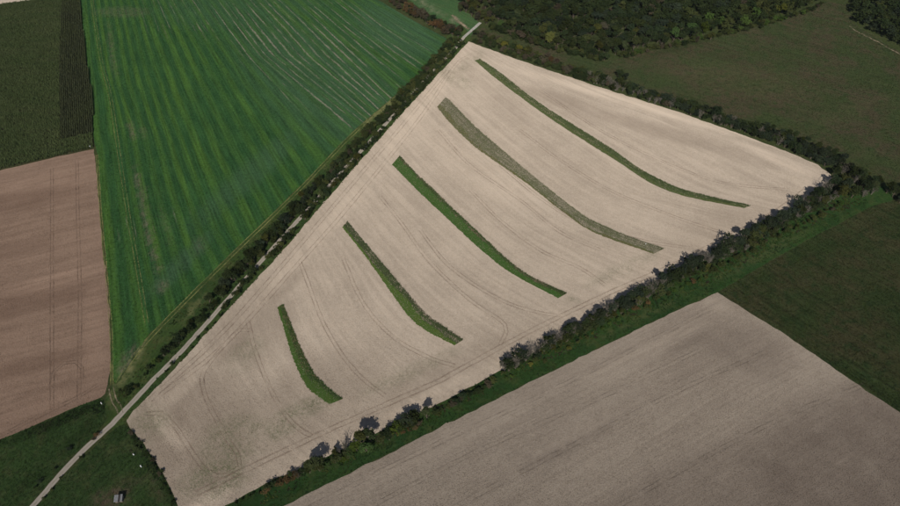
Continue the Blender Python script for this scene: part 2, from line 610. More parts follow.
def mk_track(name, col, lo=0.42, hi=0.6, amt=0.9, soft=True):
    n = NT(name)
    p = n.pos()
    a = n.rng(n.noise(p, 0.12, 4, 0.7), lo, hi, 0.0, amt)
    if soft:
        x = n.m2('ABSOLUTE', n.sep(n.uv())[0])
        a = n.m2('MULTIPLY', a, n.rng(n.m2('ADD', x, n.rng(n.noise(p, 0.8, 3, 0.7), 0.3, 0.7, -0.3, 0.3)), 0.25, 1.0, 1.0, 0.0, True))
    v = n.rng(n.noise(p, 1.2, 3, 0.7), 0.25, 0.75, 0.8, 1.2)
    dsh = n.diffuse(n.scale_col(n.mix(0.0, col, col), v), 1.0)
    tr = n.new('ShaderNodeBsdfTransparent')
    mx = n.new('ShaderNodeMixShader')
    n.put(mx.inputs[0], a)
    n.t.links.new(tr.outputs[0], mx.inputs[1]); n.t.links.new(dsh, mx.inputs[2])
    return n.finish(mx.outputs[0])


M['wheel'] = mk_track('compacted_soil', (0.27, 0.19, 0.135), 0.3, 0.66, 0.42)
M['wheel_b'] = mk_track('compacted_brown_soil', (0.09, 0.06, 0.045), 0.36, 0.66, 0.42)
M['wheel_gr'] = mk_track('compacted_grey_soil', (0.14, 0.11, 0.085), 0.4, 0.7, 0.4)
M['wheel_d'] = mk_track('dark_grass_track', (0.014, 0.022, 0.008), 0.4, 0.7, 0.35)
M['wheel_m'] = mk_track('worn_meadow_track', (0.085, 0.075, 0.045), 0.4, 0.66, 0.4)
M['wheel_g'] = mk_track('flattened_grass', (0.24, 0.24, 0.085), 0.3, 0.6, 0.75)


def mk_road():
    n = NT('gravel_track')
    p = n.pos(); uv = n.uv()
    x = n.m2('ABSOLUTE', n.sep(uv)[0])
    mid = n.rng(x, 0.15, 0.55, 0.55, 0.0, True)
    edge = n.rng(x, 1.0, 1.6, 0, 0.7, True)
    g = n.m2('MULTIPLY', n.m2('MAXIMUM', mid, edge), n.rng(n.noise(p, 0.5, 4, 0.7), 0.4, 0.6), True)
    f = n.noise(p, 0.25, 5, 0.7)
    c = n.mix(n.rng(f, 0.3, 0.7), (0.28, 0.24, 0.195), (0.38, 0.335, 0.28))
    c = n.mix(g, c, (0.16, 0.15, 0.09))
    return n.finish(n.diffuse(c, 1.0, n.bump(n.noise(p, 2.0, 3, 0.7), 0.5, 0.1)))


M['road'] = mk_road()
M['concrete'] = plain('pale_concrete', (0.33, 0.31, 0.27), 0.8, 0.3, 0.4)
M['dirt'] = mk_track('bare_dirt_path', (0.28, 0.225, 0.15), 0.3, 0.6, 0.85)
M['bark'] = plain('bark', (0.13, 0.105, 0.08), 0.9, 0.25, 1.0)
M['twig'] = plain('grey_twigs', (0.19, 0.165, 0.135), 0.9, 0.25, 0.7)
M['white'] = plain('white_paint', (0.78, 0.77, 0.74), 0.6, 0.06, 2.0)
M['wood'] = plain('weathered_boards', (0.17, 0.14, 0.11), 0.8, 0.25, 3.0)
M['sheet'] = plain('pale_roof_sheet', (0.2, 0.2, 0.2), 0.5, 0.35, 1.5)
M['darkgap'] = plain('dark_door', (0.05, 0.045, 0.04), 0.8, 0.1, 2.0)
LEAFCOL = {
    'dark': ('dark_green_leaves', (0.027, 0.041, 0.015), (0.042, 0.056, 0.02)),
    'deep': ('blue_green_leaves', (0.028, 0.04, 0.022), (0.042, 0.056, 0.031)),
    'olive': ('olive_leaves', (0.05, 0.062, 0.02), (0.072, 0.08, 0.026)),
    'green': ('fresh_green_leaves', (0.05, 0.085, 0.02), (0.075, 0.115, 0.026)),
    'yellow': ('yellow_green_leaves', (0.1, 0.11, 0.022), (0.135, 0.13, 0.03)),
    'rust': ('rusty_brown_leaves', (0.09, 0.058, 0.026), (0.12, 0.078, 0.033)),
    'mauve': ('brownish_leaves', (0.066, 0.056, 0.034), (0.086, 0.07, 0.045)),
    'grey': ('grey_green_leaves', (0.08, 0.078, 0.055), (0.115, 0.105, 0.08)),
}
LEAF = {k: leaf(*v) for k, v in LEAFCOL.items()}

# ------------------------------------------------------------------ ground sheets
ZB = 0.0
gv = [(-5000, -3000, ZB), (5000, -3000, ZB), (5000, 9000, ZB), (-5000, 9000, ZB)]
gm = raw_mesh('ground', gv, [(0, 1, 2, 3)], M['ground'])
gm.uv_layers.new(name='UVMap')
gro = tag(link('ground', gm), kind='structure')

# ---- the five strips (left edge / right edge, upper end -> lower end)
STR = [
    dict(L=[(277.5, 307.5), (285, 331.5), (292.5, 356.5), (303, 380), (311, 391), (330, 404.3)],
         Rr=[(283, 304), (290, 321.5), (300, 346.5), (311.3, 369), (320, 380), (332.5, 391.5), (343, 399)]),
    dict(L=[(342.6, 227.5), (363.8, 254), (380, 276.5), (397.5, 301.5), (412.5, 320), (430, 332.8), (454.5, 345)],
         Rr=[(347.3, 221.5), (374.3, 254), (391.3, 274), (410, 296.5), (427.5, 315.3), (450, 330.8), (463, 340)]),
    dict(L=[(392.3, 164.7), (405.9, 178.5), (426, 198.6), (450, 220.8), (467.6, 237.5), (486, 254), (505, 269), (525, 281), (558, 298)],
         Rr=[(399.6, 156), (416, 173.5), (433.5, 189.8), (450, 206), (468.8, 223.7), (487.7, 241.3), (501, 254), (520, 270), (540, 281.5), (567, 293.3)]),
    dict(L=[(437.2, 106.8), (450, 122.6), (472.6, 144.6), (490.2, 157.7), (525.4, 182.3), (555.5, 206.1), (583.2, 226.4), (598.2, 234.2), (613.3, 240), (633.4, 246.8), (653.5, 253.8)],
         Rr=[(445.6, 97.4), (450, 100.9), (475, 126.5), (500.3, 148.4), (533, 176), (558, 196.1), (585.7, 217), (610.8, 229.3), (636, 239.2), (664, 248.6)]),
    dict(L=[(474.9, 60.6), (495.2, 77.9), (515.3, 93), (535.4, 108), (563, 126.9), (590.7, 144.6), (620.9, 163.6), (648.5, 182), (675, 193.2), (700, 199.6), (744, 208)],
         Rr=[(479.5, 59.0), (500.3, 72.9), (525.4, 93), (550.5, 110.6), (576.5, 126.9), (610.8, 148.4), (641, 169.7), (675, 186.8), (697.6, 193.4), (725.3, 200.4), (750.4, 205.6)]),
]


def resample(P, n):
    P = np.asarray(P)
    L = np.concatenate([[0], np.cumsum(np.linalg.norm(np.diff(P, axis=0), axis=1))]); L /= L[-1]
    t = np.linspace(0, 1, n)
    return np.stack([np.interp(t, L, P[:, 0]), np.interp(t, L, P[:, 1])], 1)


centre = []
for s in STR:
    a = resample(s['L'], 24); b = resample(s['Rr'], 24)
    centre.append((a + b) / 2)
g_first = np.array([(150, 330), (190, 400), (235, 460), (300, 500)])
g_last = np.array([(500, 45), (600, 88), (700, 120), (800, 158), (840, 176)])
PALE_G = [g_first] + centre + [g_last]

pale_poly = [(468.5, 41.5), (512.8, 57.8), (550.5, 70.8), (600.8, 87.4), (675, 110.8), (720, 126.8), (755.4, 139.6), (795.6, 155), (818, 164.7), (830.8, 174.7),
             (832, 181), (822, 192), (790, 213), (740, 241), (680, 272.5), (620, 305), (560, 338), (499, 371), (450, 398), (365, 438.5), (305, 467), (270, 481.5), (225, 505.5), (160, 538),
             (188, 522), (177.5, 505), (170, 487.5), (155, 460), (140, 440), (130, 428), (126.5, 421), (133, 411), (165, 379), (225, 313), (279.5, 254), (389.6, 127)]
pale_poly.remove((160, 538)); pale_poly.remove((188, 522)); pale_poly.insert(pale_poly.index((225, 505.5)) + 1, (196, 535))
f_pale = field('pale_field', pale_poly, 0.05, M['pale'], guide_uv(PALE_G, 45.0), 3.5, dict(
    weed=[(235, 440, 40, 25, -20, .75), (150, 425, 25, 20, 0, .6), (215, 478, 40, 22, -20, .9), (300, 412, 45, 10, -25, .8), (245, 355, 25, 14, -40, .5),
          (410, 372, 60, 8, -25, .5), (575, 300, 6, 3, 20, .9), (625, 268, 45, 7, -25, .45), (455, 78, 25, 8, 30, .5), (280, 432, 30, 8, -25, .8), (470, 62, 18, 6, -40, .5)],
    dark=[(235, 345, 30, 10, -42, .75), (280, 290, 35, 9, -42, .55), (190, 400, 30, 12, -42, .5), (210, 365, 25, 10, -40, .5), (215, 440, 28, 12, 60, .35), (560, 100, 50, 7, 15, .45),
          (655, 130, 90, 8, 16, .45), (740, 155, 50, 8, 16, .3), (500, 100, 50, 5, 40, .3), (180, 470, 20, 12, 50, .25), (185, 445, 95, 80, -30, .75), (300, 410, 100, 45, -30, .5), (420, 385, 120, 20, -27, .35), (250, 330, 60, 40, -45, .45), (720, 225, 80, 20, -25, .25)],  # broad lower-left blobs paint light falloff; the small ones are dark soil
    light=[(320, 235, 120, 9, -48, .4), (420, 110, 80, 9, -52, .4), (190, 380, 60, 7, -46, .35), (640, 105, 160, 5, 16, .7), (780, 160, 50, 6, 22, .6), (430, 395, 60, 6, -28, .5), (490, 172, 60, 25, 35, .25),  # blob at the anti-sun point is a painted hot spot; others pale headland
           (210, 500, 30, 8, -28, .8), (170, 430, 30, 10, 50, .5)]))
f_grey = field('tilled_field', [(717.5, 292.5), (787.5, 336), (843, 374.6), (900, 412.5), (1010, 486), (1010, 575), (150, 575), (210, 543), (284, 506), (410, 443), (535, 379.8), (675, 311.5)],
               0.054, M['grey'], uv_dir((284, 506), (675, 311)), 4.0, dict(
    dark=[(745, 350, 55, 26, 20, .4), (860, 470, 190, 90, -20, .8), (700, 490, 120, 40, -20, .45), (690, 340, 30, 8, -25, .5), (560, 450, 60, 7, -26, .45), (640, 400, 110, 5, -28, .4)],  # broad lower-right blobs paint light falloff into the colour; the rest is soil tone
    light=[(650, 350, 80, 9, -27, .5), (450, 440, 140, 9, -27, .45), (600, 420, 120, 6, -28, .35), (715, 305, 20, 8, 20, .5)]))
f_brown = field('ploughed_field', [(-130, 205), (0, 170.5), (50, 158.5), (94, 149), (97, 180), (100, 217), (103, 254), (107.5, 286.5), (110, 316.5), (110.5, 364), (107.5, 385), (105, 394),
                (101, 397.5), (75, 407.5), (37.5, 424), (0, 439.5), (-130, 500)], 0.058, M['brown'], uv_dir((0, 250), (100, 226)), 4.0, dict(
    dark=[(15, 305, 90, 14, -14, .6), (25, 200, 60, 12, -10, .5), (30, 365, 60, 10, -15, .5), (10, 250, 50, 9, -12, .35)],
    light=[(60, 280, 60, 10, -14, .6), (50, 180, 60, 9, -12, .4), (95, 330, 12, 60, 0, .4), (30, 410, 60, 7, -20, .35)], weed=[]))
GREEN_G = [[(84, -1), (92, 130), (97, 150), (105, 250), (112, 385)], [(92, 0), (101, 59), (110, 95), (117, 140), (128, 213), (134, 247), (147, 325)],
           [(105, 0), (117, 84), (131, 130), (146, 213), (164, 288)], [(140, 0), (161, 67), (198, 165), (225, 230), (245, 265)],
           [(195, 0), (238, 62), (302, 156)], [(226, 0), (268, 55), (348, 119)], [(290, 0), (311, 18.5), (378, 82)], [(345, 0), (383, 30), (425, 57)], [(378, 0), (448, 37)]]


def green_uv():
    U = [0, 14, 30, 75, 130, 160, 205, 245, 275]
    base = guide_uv(GREEN_G, 1.0)

    def f(PX, PY, X, Y):
        r = base(PX, PY, X, Y)
        k = np.clip(r[:, 0], -1, 8.99)
        r[:, 0] = np.interp(k, np.arange(9), U) + (r[:, 0] - k) * 30
        return r
    return f


green_poly = [(60, -60), (80, -2), (82.3, 24.5), (87, 61), (90, 95), (94, 140), (96.5, 150), (100, 190), (104.5, 240), (109, 290), (112, 330), (113, 380), (116, 384), (124, 372), (146, 338), (230, 254.5),
              (300, 186), (355, 129.5), (400, 91), (432, 62), (449, 42), (445, 37.5), (430, 29.5), (406, 16.5), (380, 1), (330, -25), (240, -60)]
f_green = field('green_crop_field', green_poly, 0.062, M['green'], green_uv(), 4.0, dict(
    light=[(330, 70, 85, 50, 35, .95), (260, 30, 50, 40, 30, .8), (390, 45, 40, 22, 20, .8), (190, 15, 60, 30, 0, .35), (145, 225, 14, 70, 75, .25), (340, 20, 60, 20, 25, .6)],
    weed=[(128, 362, 8, 22, 32, .9), (131, 130, 3, 14, -10, .8), (140, 190, 3.0, 28, -12, .85), (150, 240, 3.2, 40, -14, .95), (163, 287, 6, 6, 0, .8), (112, 50, 3, 30, -8, .5), (199, 245, 7, 9, 0, .3), (143, 131, 2.5, 8, -10, .5),
          (165, 225, 2, 30, -15, .35), (122, 12, 30, 6, 0, .4)],
    dark=[(330, 90, 120, 60, 35, .7), (250, 175, 90, 14, -42, .6), (180, 265, 50, 10, -45, .8), (400, 30, 60, 30, 20, .9), (250, 10, 100, 25, 0, .5)]))

f_maize = field('maize_field', [(-130, 205), (0, 170), (50, 158), (94, 148.4), (94, 140), (90, 95), (87, 61), (82, 24.5), (80, -2), (45, -1.5), (0, 4), (-130, 12)], 0.018, M['stub'], uv_dir((84, 0), (94, 140)), 6.0)
f_far = field('stubble_field', [(-130, 12), (0, 4), (45, -1.5), (80, -2.5), (60, -60), (-130, -50)], 0.014, M['pale'], uv_dir((0, 0), (45, -2)), 8.0)
f_vergeL = field('track_verge', [(113, 381), (116, 384.5), (124, 372.5), (146, 338.5), (230, 255), (300, 186.5), (355, 130), (400, 91.5), (432, 62.5), (449, 42.5), (446, 37), (463, 26), (471, 36), (468.5, 42),
                 (389.6, 128), (279.5, 255), (225, 314), (165, 380), (133, 412), (124, 424), (113, 430), (100, 424), (106, 398), (112, 386)], 0.030, M['verge'], uv_dir((150, 340), (355, 130)), 3.0, dict(
    light=[(133, 357, 26, 6, -55, 1.0), (125, 372, 8, 18, 25, .8), (195, 307, 22, 3, -46, .6), (428, 70, 36, 8, -48, .8), (385, 106, 40, 5, -44, .6), (112, 398, 4, 14, 0, .6)],
    dark=[(118, 400, 5, 8, 0, .5), (108, 410, 6, 10, 0, .4)]))
f_vergeB = field('hedge_verge', [(832.5, 176), (850, 186), (893, 186), (893, 200), (868, 208), (800, 244), (760, 267), (717.5, 292), (675, 311), (535, 379.3), (410, 442.5), (284, 505.5), (210, 542.5), (185, 555), (165, 548),
                 (196, 534), (225, 506), (270, 482), (305, 467.5), (365, 439), (450, 398.5), (499, 371.5), (560, 338.5), (620, 305.5), (680, 273), (740, 241.5), (790, 213.5), (822, 192.5), (832.5, 181)],
                 0.034, M['lush'], uv_dir((284, 506), (675, 311)), 3.0, dict(
    dark=[(465, 395, 40, 4, -28, .35), (250, 498, 40, 4, -28, .5)], light=[(640, 318, 60, 5, -28, .35), (760, 255, 60, 6, -28, .4)]))
f_mead1 = field('upland_meadow', [(605, 62), (613, 60), (675, 45), (738, 30), (788, 16), (826, 2), (850, 5), (852, 22), (868, 33), (900, 52), (1010, 110), (1010, 235), (893, 186), (870, 176), (832, 160), (800, 146), (755, 131), (675, 104), (600, 80), (530, 58), (484, 40), (471, 36), (480, 27), (540, 45)],
                0.026, M['meadow'], uv_dir((675, 60), (900, 120)), 5.0, dict(
    dark=[(680, 48, 40, 3, -15, .3)], light=[(740, 80, 90, 18, 10, .3), (690, 75, 30, 10, 0, .25), (850, 110, 50, 8, -20, .25)]))
f_mead2 = field('dark_meadow', [(717.8, 292.3), (760, 267.5), (800, 244.5), (868, 208.5), (893, 200.5), (893, 187), (1010, 236), (1010, 485), (900, 412), (843, 374), (787.5, 335.5)], 0.042, M['meadow2'], uv_dir((717, 292), (900, 412)), 5.0, dict(
    light=[(745, 265, 25, 12, -20, .3), (850, 225, 50, 5, -25, .35), (880, 260, 40, 30, 0, .2)]))
f_mead3 = field('roadside_meadow', [(101, 398), (104, 400), (107, 420), (98, 432), (60, 470), (26, 508), (-40, 575), (-130, 575), (-130, 501), (0, 440), (37.5, 424.5), (75, 408)], 0.038, M['meadow3'], uv_dir((0, 480), (100, 430)), 4.0, dict(
    dark=[(50, 425, 70, 6, -22, .75), (80, 435, 40, 6, -45, .55), (30, 480, 30, 7, -42, .4), (98, 410, 8, 10, 0, .5)]))
f_mead4 = field('corner_meadow', [(116, 428), (124, 424.5), (130, 429), (140, 441), (155, 461), (170, 488), (177, 505.5), (195, 535), (165, 548), (150, 575), (-30, 575), (36, 508), (68, 472)], 0.046, M['meadow3'], uv_dir((40, 500), (115, 428)), 4.0, dict(
    light=[(112, 499, 24, 12, -15, .75), (128, 487, 16, 8, -20, .5), (158, 490, 6, 20, -25, .4)], dark=[(150, 455, 5, 28, -30, .6), (168, 490, 4, 18, -25, .8), (118, 432, 12, 4, 30, .3)]))
f_mead5 = field('far_green_field', [(395, -40), (393, -10), (408, -1), (425, 12), (455, 28), (463, 26), (471, 36), (480, 24), (470, 14), (460, 10), (466, -10), (475, -40)], 0.022, M['fresh'], uv_dir((410, 0), (440, 15)), 5.0, dict(
    light=[(425, 4, 20, 3, 30, .6), (455, 20, 6, 3, 0, .7), (436, 12, 12, 2, 30, .5)]))

# ---- roads and tracks
road_px = [(-30, 572), (34, 505), (60, 475), (85, 449), (112, 424), (153, 380), (180, 353), (217.5, 311), (265, 257), (292.8, 226), (316, 200.5), (344, 169.5), (370.7, 140.5), (382, 128), (410, 97), (428, 77), (447, 57), (456, 47.5), (463.5, 37.5)]
road = tag(ribbon('gravel_road', road_px, 2.8, 0.09, M['road'], step=3.0, wvar=0.07, metric=True), kind='structure')
r2 = tag(ribbon('concrete_road', [(463.5, 37.5), (472, 30), (480.5, 22.5)], 2.8, 0.10, M['concrete'], step=3.0, wvar=0.03), kind='structure')
tag(ribbon('dirt_path', [(452, 15), (456, 19), (462, 24), (469, 29)], 4.5, 0.11, M['dirt'], step=3.0, wvar=0.2), kind='structure')
tag(ribbon('dirt_path', [(850, 26), (856, 31), (866, 36), (880, 43), (905, 57), (960, 86)], 2.0, 0.11, M['dirt'], step=3.0, wvar=0.35), kind='structure')
tag(ribbon('dirt_path', [(111, 388), (114, 400), (119, 408), (121, 414)], 0.9, 0.11, M['dirt'], step=2.0, wvar=0.3, offs=(-1.2, 1.2)), kind='structure')
for pts in ([(118, 383), (146, 342), (228, 259), (300, 189), (355, 132), (412, 84)],):
    ribbon('wheel_track', pts, 0.9, 0.10, M['wheel_g'], f_vergeL, offs=(-1.1, 1.1))
for pts in ([(92, 0), (101, 59), (110, 95), (117, 140), (128, 213), (134, 247), (147, 325)],):
    ribbon('wheel_track', pts, 0.55, 0.10, M['wheel_g'], f_green, offs=(-1.0, 1.0))
ribbon('wheel_track', [(97, 155), (101, 215), (106, 270), (111, 330), (112, 385)], 0.9, 0.10, M['wheel_g'], f_green, offs=(-0.6, 0.6))

tram = [
    [(300, 262), (311, 291), (322, 320), (340, 352), (362, 378), (385, 396)],
    [(343, 258), (355, 287), (370, 313), (397, 340), (430, 358), (455, 366)],
    [(248, 322), (255, 350), (268, 384), (282, 410), (298, 428), (312, 436)],
    [(202, 378), (205, 395), (222, 430), (238, 455), (240, 467), (225, 476), (208, 472), (191, 451), (175, 426), (160, 413), (146, 414)],
    [(251, 330), (240, 330), (224, 346), (204, 371), (202, 385)],
    [(420, 230), (445, 262), (475, 285), (510, 304), (545, 314), (562, 315)],
    [(380, 196), (402, 224), (430, 262), (470, 300), (505, 325), (500, 345)],
    [(470, 190), (500, 220), (540, 250), (580, 268), (605, 285)],
    [(500, 165), (540, 198), (580, 222), (640, 240), (690, 248)],
    [(520, 130), (560, 160), (610, 190), (670, 215), (720, 232)],
    [(540, 90), (600, 130), (660, 160), (720, 182), (790, 190)],
    [(438, 130), (470, 165), (520, 200), (560, 232), (600, 250)],
]
for t in tram:
    ribbon('wheel_track', t, 0.95, 0.07, M['wheel'], f_pale, offs=(-1.0, 1.0))
head = [
    [(196, 494), (225, 479.5), (262, 462), (320, 434), (360, 416), (437, 382), (450, 375), (510, 342), (557, 318), (625, 286), (675, 264.5), (704, 249), (742, 230), (778, 210), (805, 190)],
    [(160, 395), (225, 344), (307, 254), (350, 205), (420, 118), (455, 66), (470, 55)],
    [(150, 400), (225, 330), (300, 245), (400, 128), (448, 70)],
]
for i, t in enumerate(head):
    ribbon('wheel_track', t, 1.2 if i == 0 else 0.9, 0.085, M['wheel'], f_pale, offs=(-1.3, 1.3))
for t in ([(300, 512), (420, 452), (540, 396), (640, 346), (712, 308)], [(430, 520), (560, 452), (680, 390), (770, 350)], [(560, 540), (700, 460), (800, 410), (868, 384)], [(310, 540), (470, 455), (600, 398), (700, 350)]):
    ribbon('wheel_track', t, 0.9, 0.08, M['wheel_gr'], f_grey, offs=(-1.0, 1.0))
for t in ([(735, 262), (770, 247), (820, 222), (866, 201)], ):
    ribbon('wheel_track', t, 1.1, 0.10, M['wheel_d'], f_vergeB, offs=(-0.9, 0.9))
for t in ([(730, 297), (800, 262), (900, 215)], [(742, 306), (820, 268), (930, 225)], [(775, 326), (860, 290), (960, 250)], [(830, 364), (900, 330), (980, 300)]):
    ribbon('wheel_track', t, 1.4, 0.085, M['wheel_d'], f_mead2, offs=(-0.9, 0.9))
for t in ([(620, 70), (700, 62), (800, 40), (850, 32)], [(640, 90), (720, 84), (820, 66), (920, 72)], [(700, 108), (790, 100), (900, 108)], [(790, 140), (850, 132), (920, 140)]):
    ribbon('wheel_track', t, 1.4, 0.07, M['wheel_m'], f_mead1, offs=(-0.9, 0.9))
for t in ([(77, 160), (78, 220), (80, 300), (79, 400)], [(52, 168), (52, 260), (52, 330), (52, 410)], [(52, 384), (54, 372), (64, 363), (76, 362), (82, 368), (82, 380)], [(0, 436), (40, 416), (80, 396), (98, 385)]):
    ribbon('wheel_track', t, 0.9, 0.08, M['wheel_b'], f_brown, offs=(-0.9, 0.9))

for f_, kind_, dn_, sz_, hg_ in ((f_pale, 'clods', 3.4, .24, .25), (f_grey, 'clods', 3.4, .24, .25), (f_brown, 'clods', 3.0, .25, .24), (f_green, 'tufts', 1.0, .42, .32), (f_mead1, 'tufts', .8, .5, .4),
                                 (f_mead2, 'tufts', 1.2, .45, .4), (f_mead3, 'tufts', 1.5, .45, .4), (f_mead4, 'tufts', 1.5, .45, .4)):
    roughen(f_, kind_, dn_, sz_, hg_, 60 + len(f_.name))

# ------------------------------------------------------------------ grass strips
SLAB = ['short narrow green grass strip nearest the gravel road, lower left of the pale field', 'grass strip with bright green belly and brown speckled upper edge, second from the bottom',
        'middle of the five strips, mostly bright green with a dark upper edge', 'greyish brown weathered strip with dry stalks, second from the top', 'long thin dark green strip, topmost in the pale field']


def make_strip(i):
    s = STR[i]
    n = 90
    a = resample(dense(gl(s['L']), 4), n); b = resample(dense(gl(s['Rr']), 4), n)
    r = np.random.default_rng(50 + i)
    a = a + r.normal(0, .12, a.shape); b = b + r.normal(0, .12, b.shape)
    mid = (a[n // 2] + b[n // 2]) / 2
    root = link('grass_strip', None)
    root.location = (*mid, 0.05)
    tag(root, SLAB[i], 'grass strip', 'vegetation strips across the pale field')
    V = []; F = []; zt = 0.12
    for k in range(n):
        V += [(*(a[k] - mid), 0.0), (*(a[k] - mid), zt), (*(b[k] - mid), zt), (*(b[k] - mid), 0.0)]
        if k:
            q = 4 * k
            for j in range(3):
                F.append((q - 4 + j, q + j, q + j + 1, q - 4 + j + 1)[::-1])
    bed_cols = [(0.07, 0.12, 0.03), (0.085, 0.13, 0.035), (0.065, 0.12, 0.03), (0.15, 0.145, 0.085), (0.09, 0.12, 0.042)]
    me = np_mesh('turf', np.array(V), np.array(F), M['tuft'], cols=np.broadcast_to(bed_cols[i], (len(V), 3)))
    link('turf', me, root)
    L = np.sum(np.linalg.norm(np.diff((a + b) / 2, axis=0), axis=1)); w = np.mean(np.linalg.norm(a - b, axis=1))
    N = int(L * w * 7.5)
    t = r.random(N); q = r.uniform(-.035, 1.035, N)
    ti = t * (n - 1); k0 = np.clip(ti.astype(int), 0, n - 2); fr = (ti - k0)[:, None]
    A = a[k0] * (1 - fr) + a[k0 + 1] * fr; Bp = b[k0] * (1 - fr) + b[k0 + 1] * fr
    P = A * (1 - q[:, None]) + Bp * q[:, None] - mid
    nz = vnoise(P[:, 0] + 500, P[:, 1] + 500, 7, i) - 0.5; nf = vnoise(P[:, 0] + 300, P[:, 1] + 300, 2.2, i + 9) - 0.5
    # share of low bright grass across the strip (q small = lower left edge)
    split = {0: 0.42 + 0.25 * (t > .75), 1: 0.2 + 0.50 * np.clip(1 - abs(t - .68) / .34, 0, 1), 2: 0.72 + 0.12 * (t < .2) - 0.25 * np.clip((t - .8) * 5, 0, 1),
             3: np.where(t < .22, .30, .13), 4: 0.34 + 0.3 * (t < .1)}[i]
    edge = split + nz * 0.14 + nf * 0.1
    g = q < edge
    br = np.array([(0.062, 0.115, 0.024), (0.08, 0.135, 0.026), (0.055, 0.115, 0.026), (0.11, 0.12, 0.042), (0.09, 0.12, 0.04)][i])
    br2 = br * np.array([1.15, 1.02, 1.05])
    cg = 1.3 * np.where((nf[g] > 0.1)[:, None], br2, br)
    tufts('grass_tufts', P[g, 0], P[g, 1], (.20 + .1 * nf[g]), .3, cg, M['tuft'], 0.1, 4, 0.1, root, 3 + i)
    dk = [(0.05, 0.075, 0.025), (0.06, 0.072, 0.034), (0.05, 0.068, 0.026), (0.105, 0.11, 0.058), (0.064, 0.082, 0.034)][i]
    dry = [(0.11, 0.095, 0.045), (0.21, 0.17, 0.125), (0.13, 0.1, 0.065), (0.2, 0.175, 0.125), (0.17, 0.155, 0.09)][i]
    pdry = [.1, .34, .2, .5, .16][i]
    h = ~g
    row = vnoise(q * w / 1.1 + 40, t * L / 28 + 7, 1.0, i + 30) - .5
    isd = (r.random(h.sum()) * .7 + .15 + nz[h] * .5 + nf[h] * .4 + row[h] * .8) < pdry
    ch = 1.65 * np.where(isd[:, None], np.array(dry), np.array(dk)) * r.uniform(.8, 1.25, (h.sum(), 1))
    hh = np.array([.5, .5, .5, .28, .42][i]) * (1 + nf[h] * 0.9)
    sel = r.random(h.sum()) < 0.8
    tufts('tall_herbs', P[h, 0][sel], P[h, 1][sel], hh[sel], .34, ch[sel], M['tuft'], 0.1, 4, 0.25, root, 13 + i)
    return root


for i in range(5):
    make_strip(i)

# ------------------------------------------------------------------ maize standing crop
mp = np.array(gl([(-90, 192), (0, 169), (50, 157.5), (93.3, 147.6), (93.3, 140), (89.3, 95), (86.3, 61), (81.5, 24.5), (79.5, -1.5), (45, -1), (0, 4.5), (-90, 12)]))
band = np.array(gl([(62, -2), (60, 60), (60, 110), (61, 140), (93.3, 133), (94, 100), (87, 61), (80, -3)]))
Tm = np.array(G(94, 140)) - np.array(G(84, 0)); Tm /= np.linalg.norm(Tm); Nm = np.array([-Tm[1], Tm[0]])


def crop(name, region, row_t, row_n, rowgap, gap, hfun, cfun, w, label, cat, seed, lift=.15):
    r = np.random.default_rng(seed)
    lo = region.min(0); hi = region.max(0); c = (lo + hi) / 2; S = np.linalg.norm(hi - lo) / 2
    ii = np.arange(-S, S, rowgap); jj = np.arange(-S, S, gap)
    I, J = np.meshgrid(ii, jj); I = I.ravel(); J = J.ravel()
    X = c[0] + I * row_n[0] + J * row_t[0] + r.normal(0, .09, I.size); Y = c[1] + I * row_n[1] + J * row_t[1] + r.normal(0, .2, I.size)
    m = inside(region, X, Y)
    if name != 'maize_row_crop':
        m &= ~inside(band, X, Y)
    X, Y = X[m], Y[m]
    keep = r.random(len(X)) < .96
    X, Y = X[keep], Y[keep]
    o = tufts(name, X, Y, hfun(X, Y, r), w, cfun(X, Y, r), M['tuft'], 0.02, 5, lift, None, seed)
    tag(o, label, cat)
    return o


def ch1(X, Y, r):
    return 2.7 * (1 + .18 * (vnoise(X, Y, 9, 4) - .5) + .1 * r.normal(0, 1, len(X)))


def cc1(X, Y, r):
    v = vnoise(X, Y, 14, 5)[:, None]
    return (np.array((0.082, 0.098, 0.04)) * (1 - v) + np.array((0.072, 0.082, 0.04)) * v) * r.uniform(.75, 1.3, (len(X), 1))


def cc2(X, Y, r):
    v = vnoise(X * .35, Y * 1.2, 6, 6)[:, None]
    return (np.array((0.078, 0.108, 0.038)) * (1 - v) + np.array((0.1, 0.122, 0.048)) * v) * r.uniform(.82, 1.2, (len(X), 1))


crop('maize_row_crop', band, Tm, Nm, 1.5, .75, ch1, cc1, .62, 'dark band of tall maize in long rows along the green field', 'maize', 11)
crop('maize_crop', mp, Nm, Tm, 1.0, 1.0, lambda X, Y, r: 1.9 * (1 + .12 * r.normal(0, 1, len(X)) + .1 * (vnoise(X * .3, Y, 5, 2) - .5)), cc2, .75, 'olive standing maize crop at the upper left, rows running crosswise', 'maize', 12)

# ------------------------------------------------------------------ rough grass and herb cover on the verges


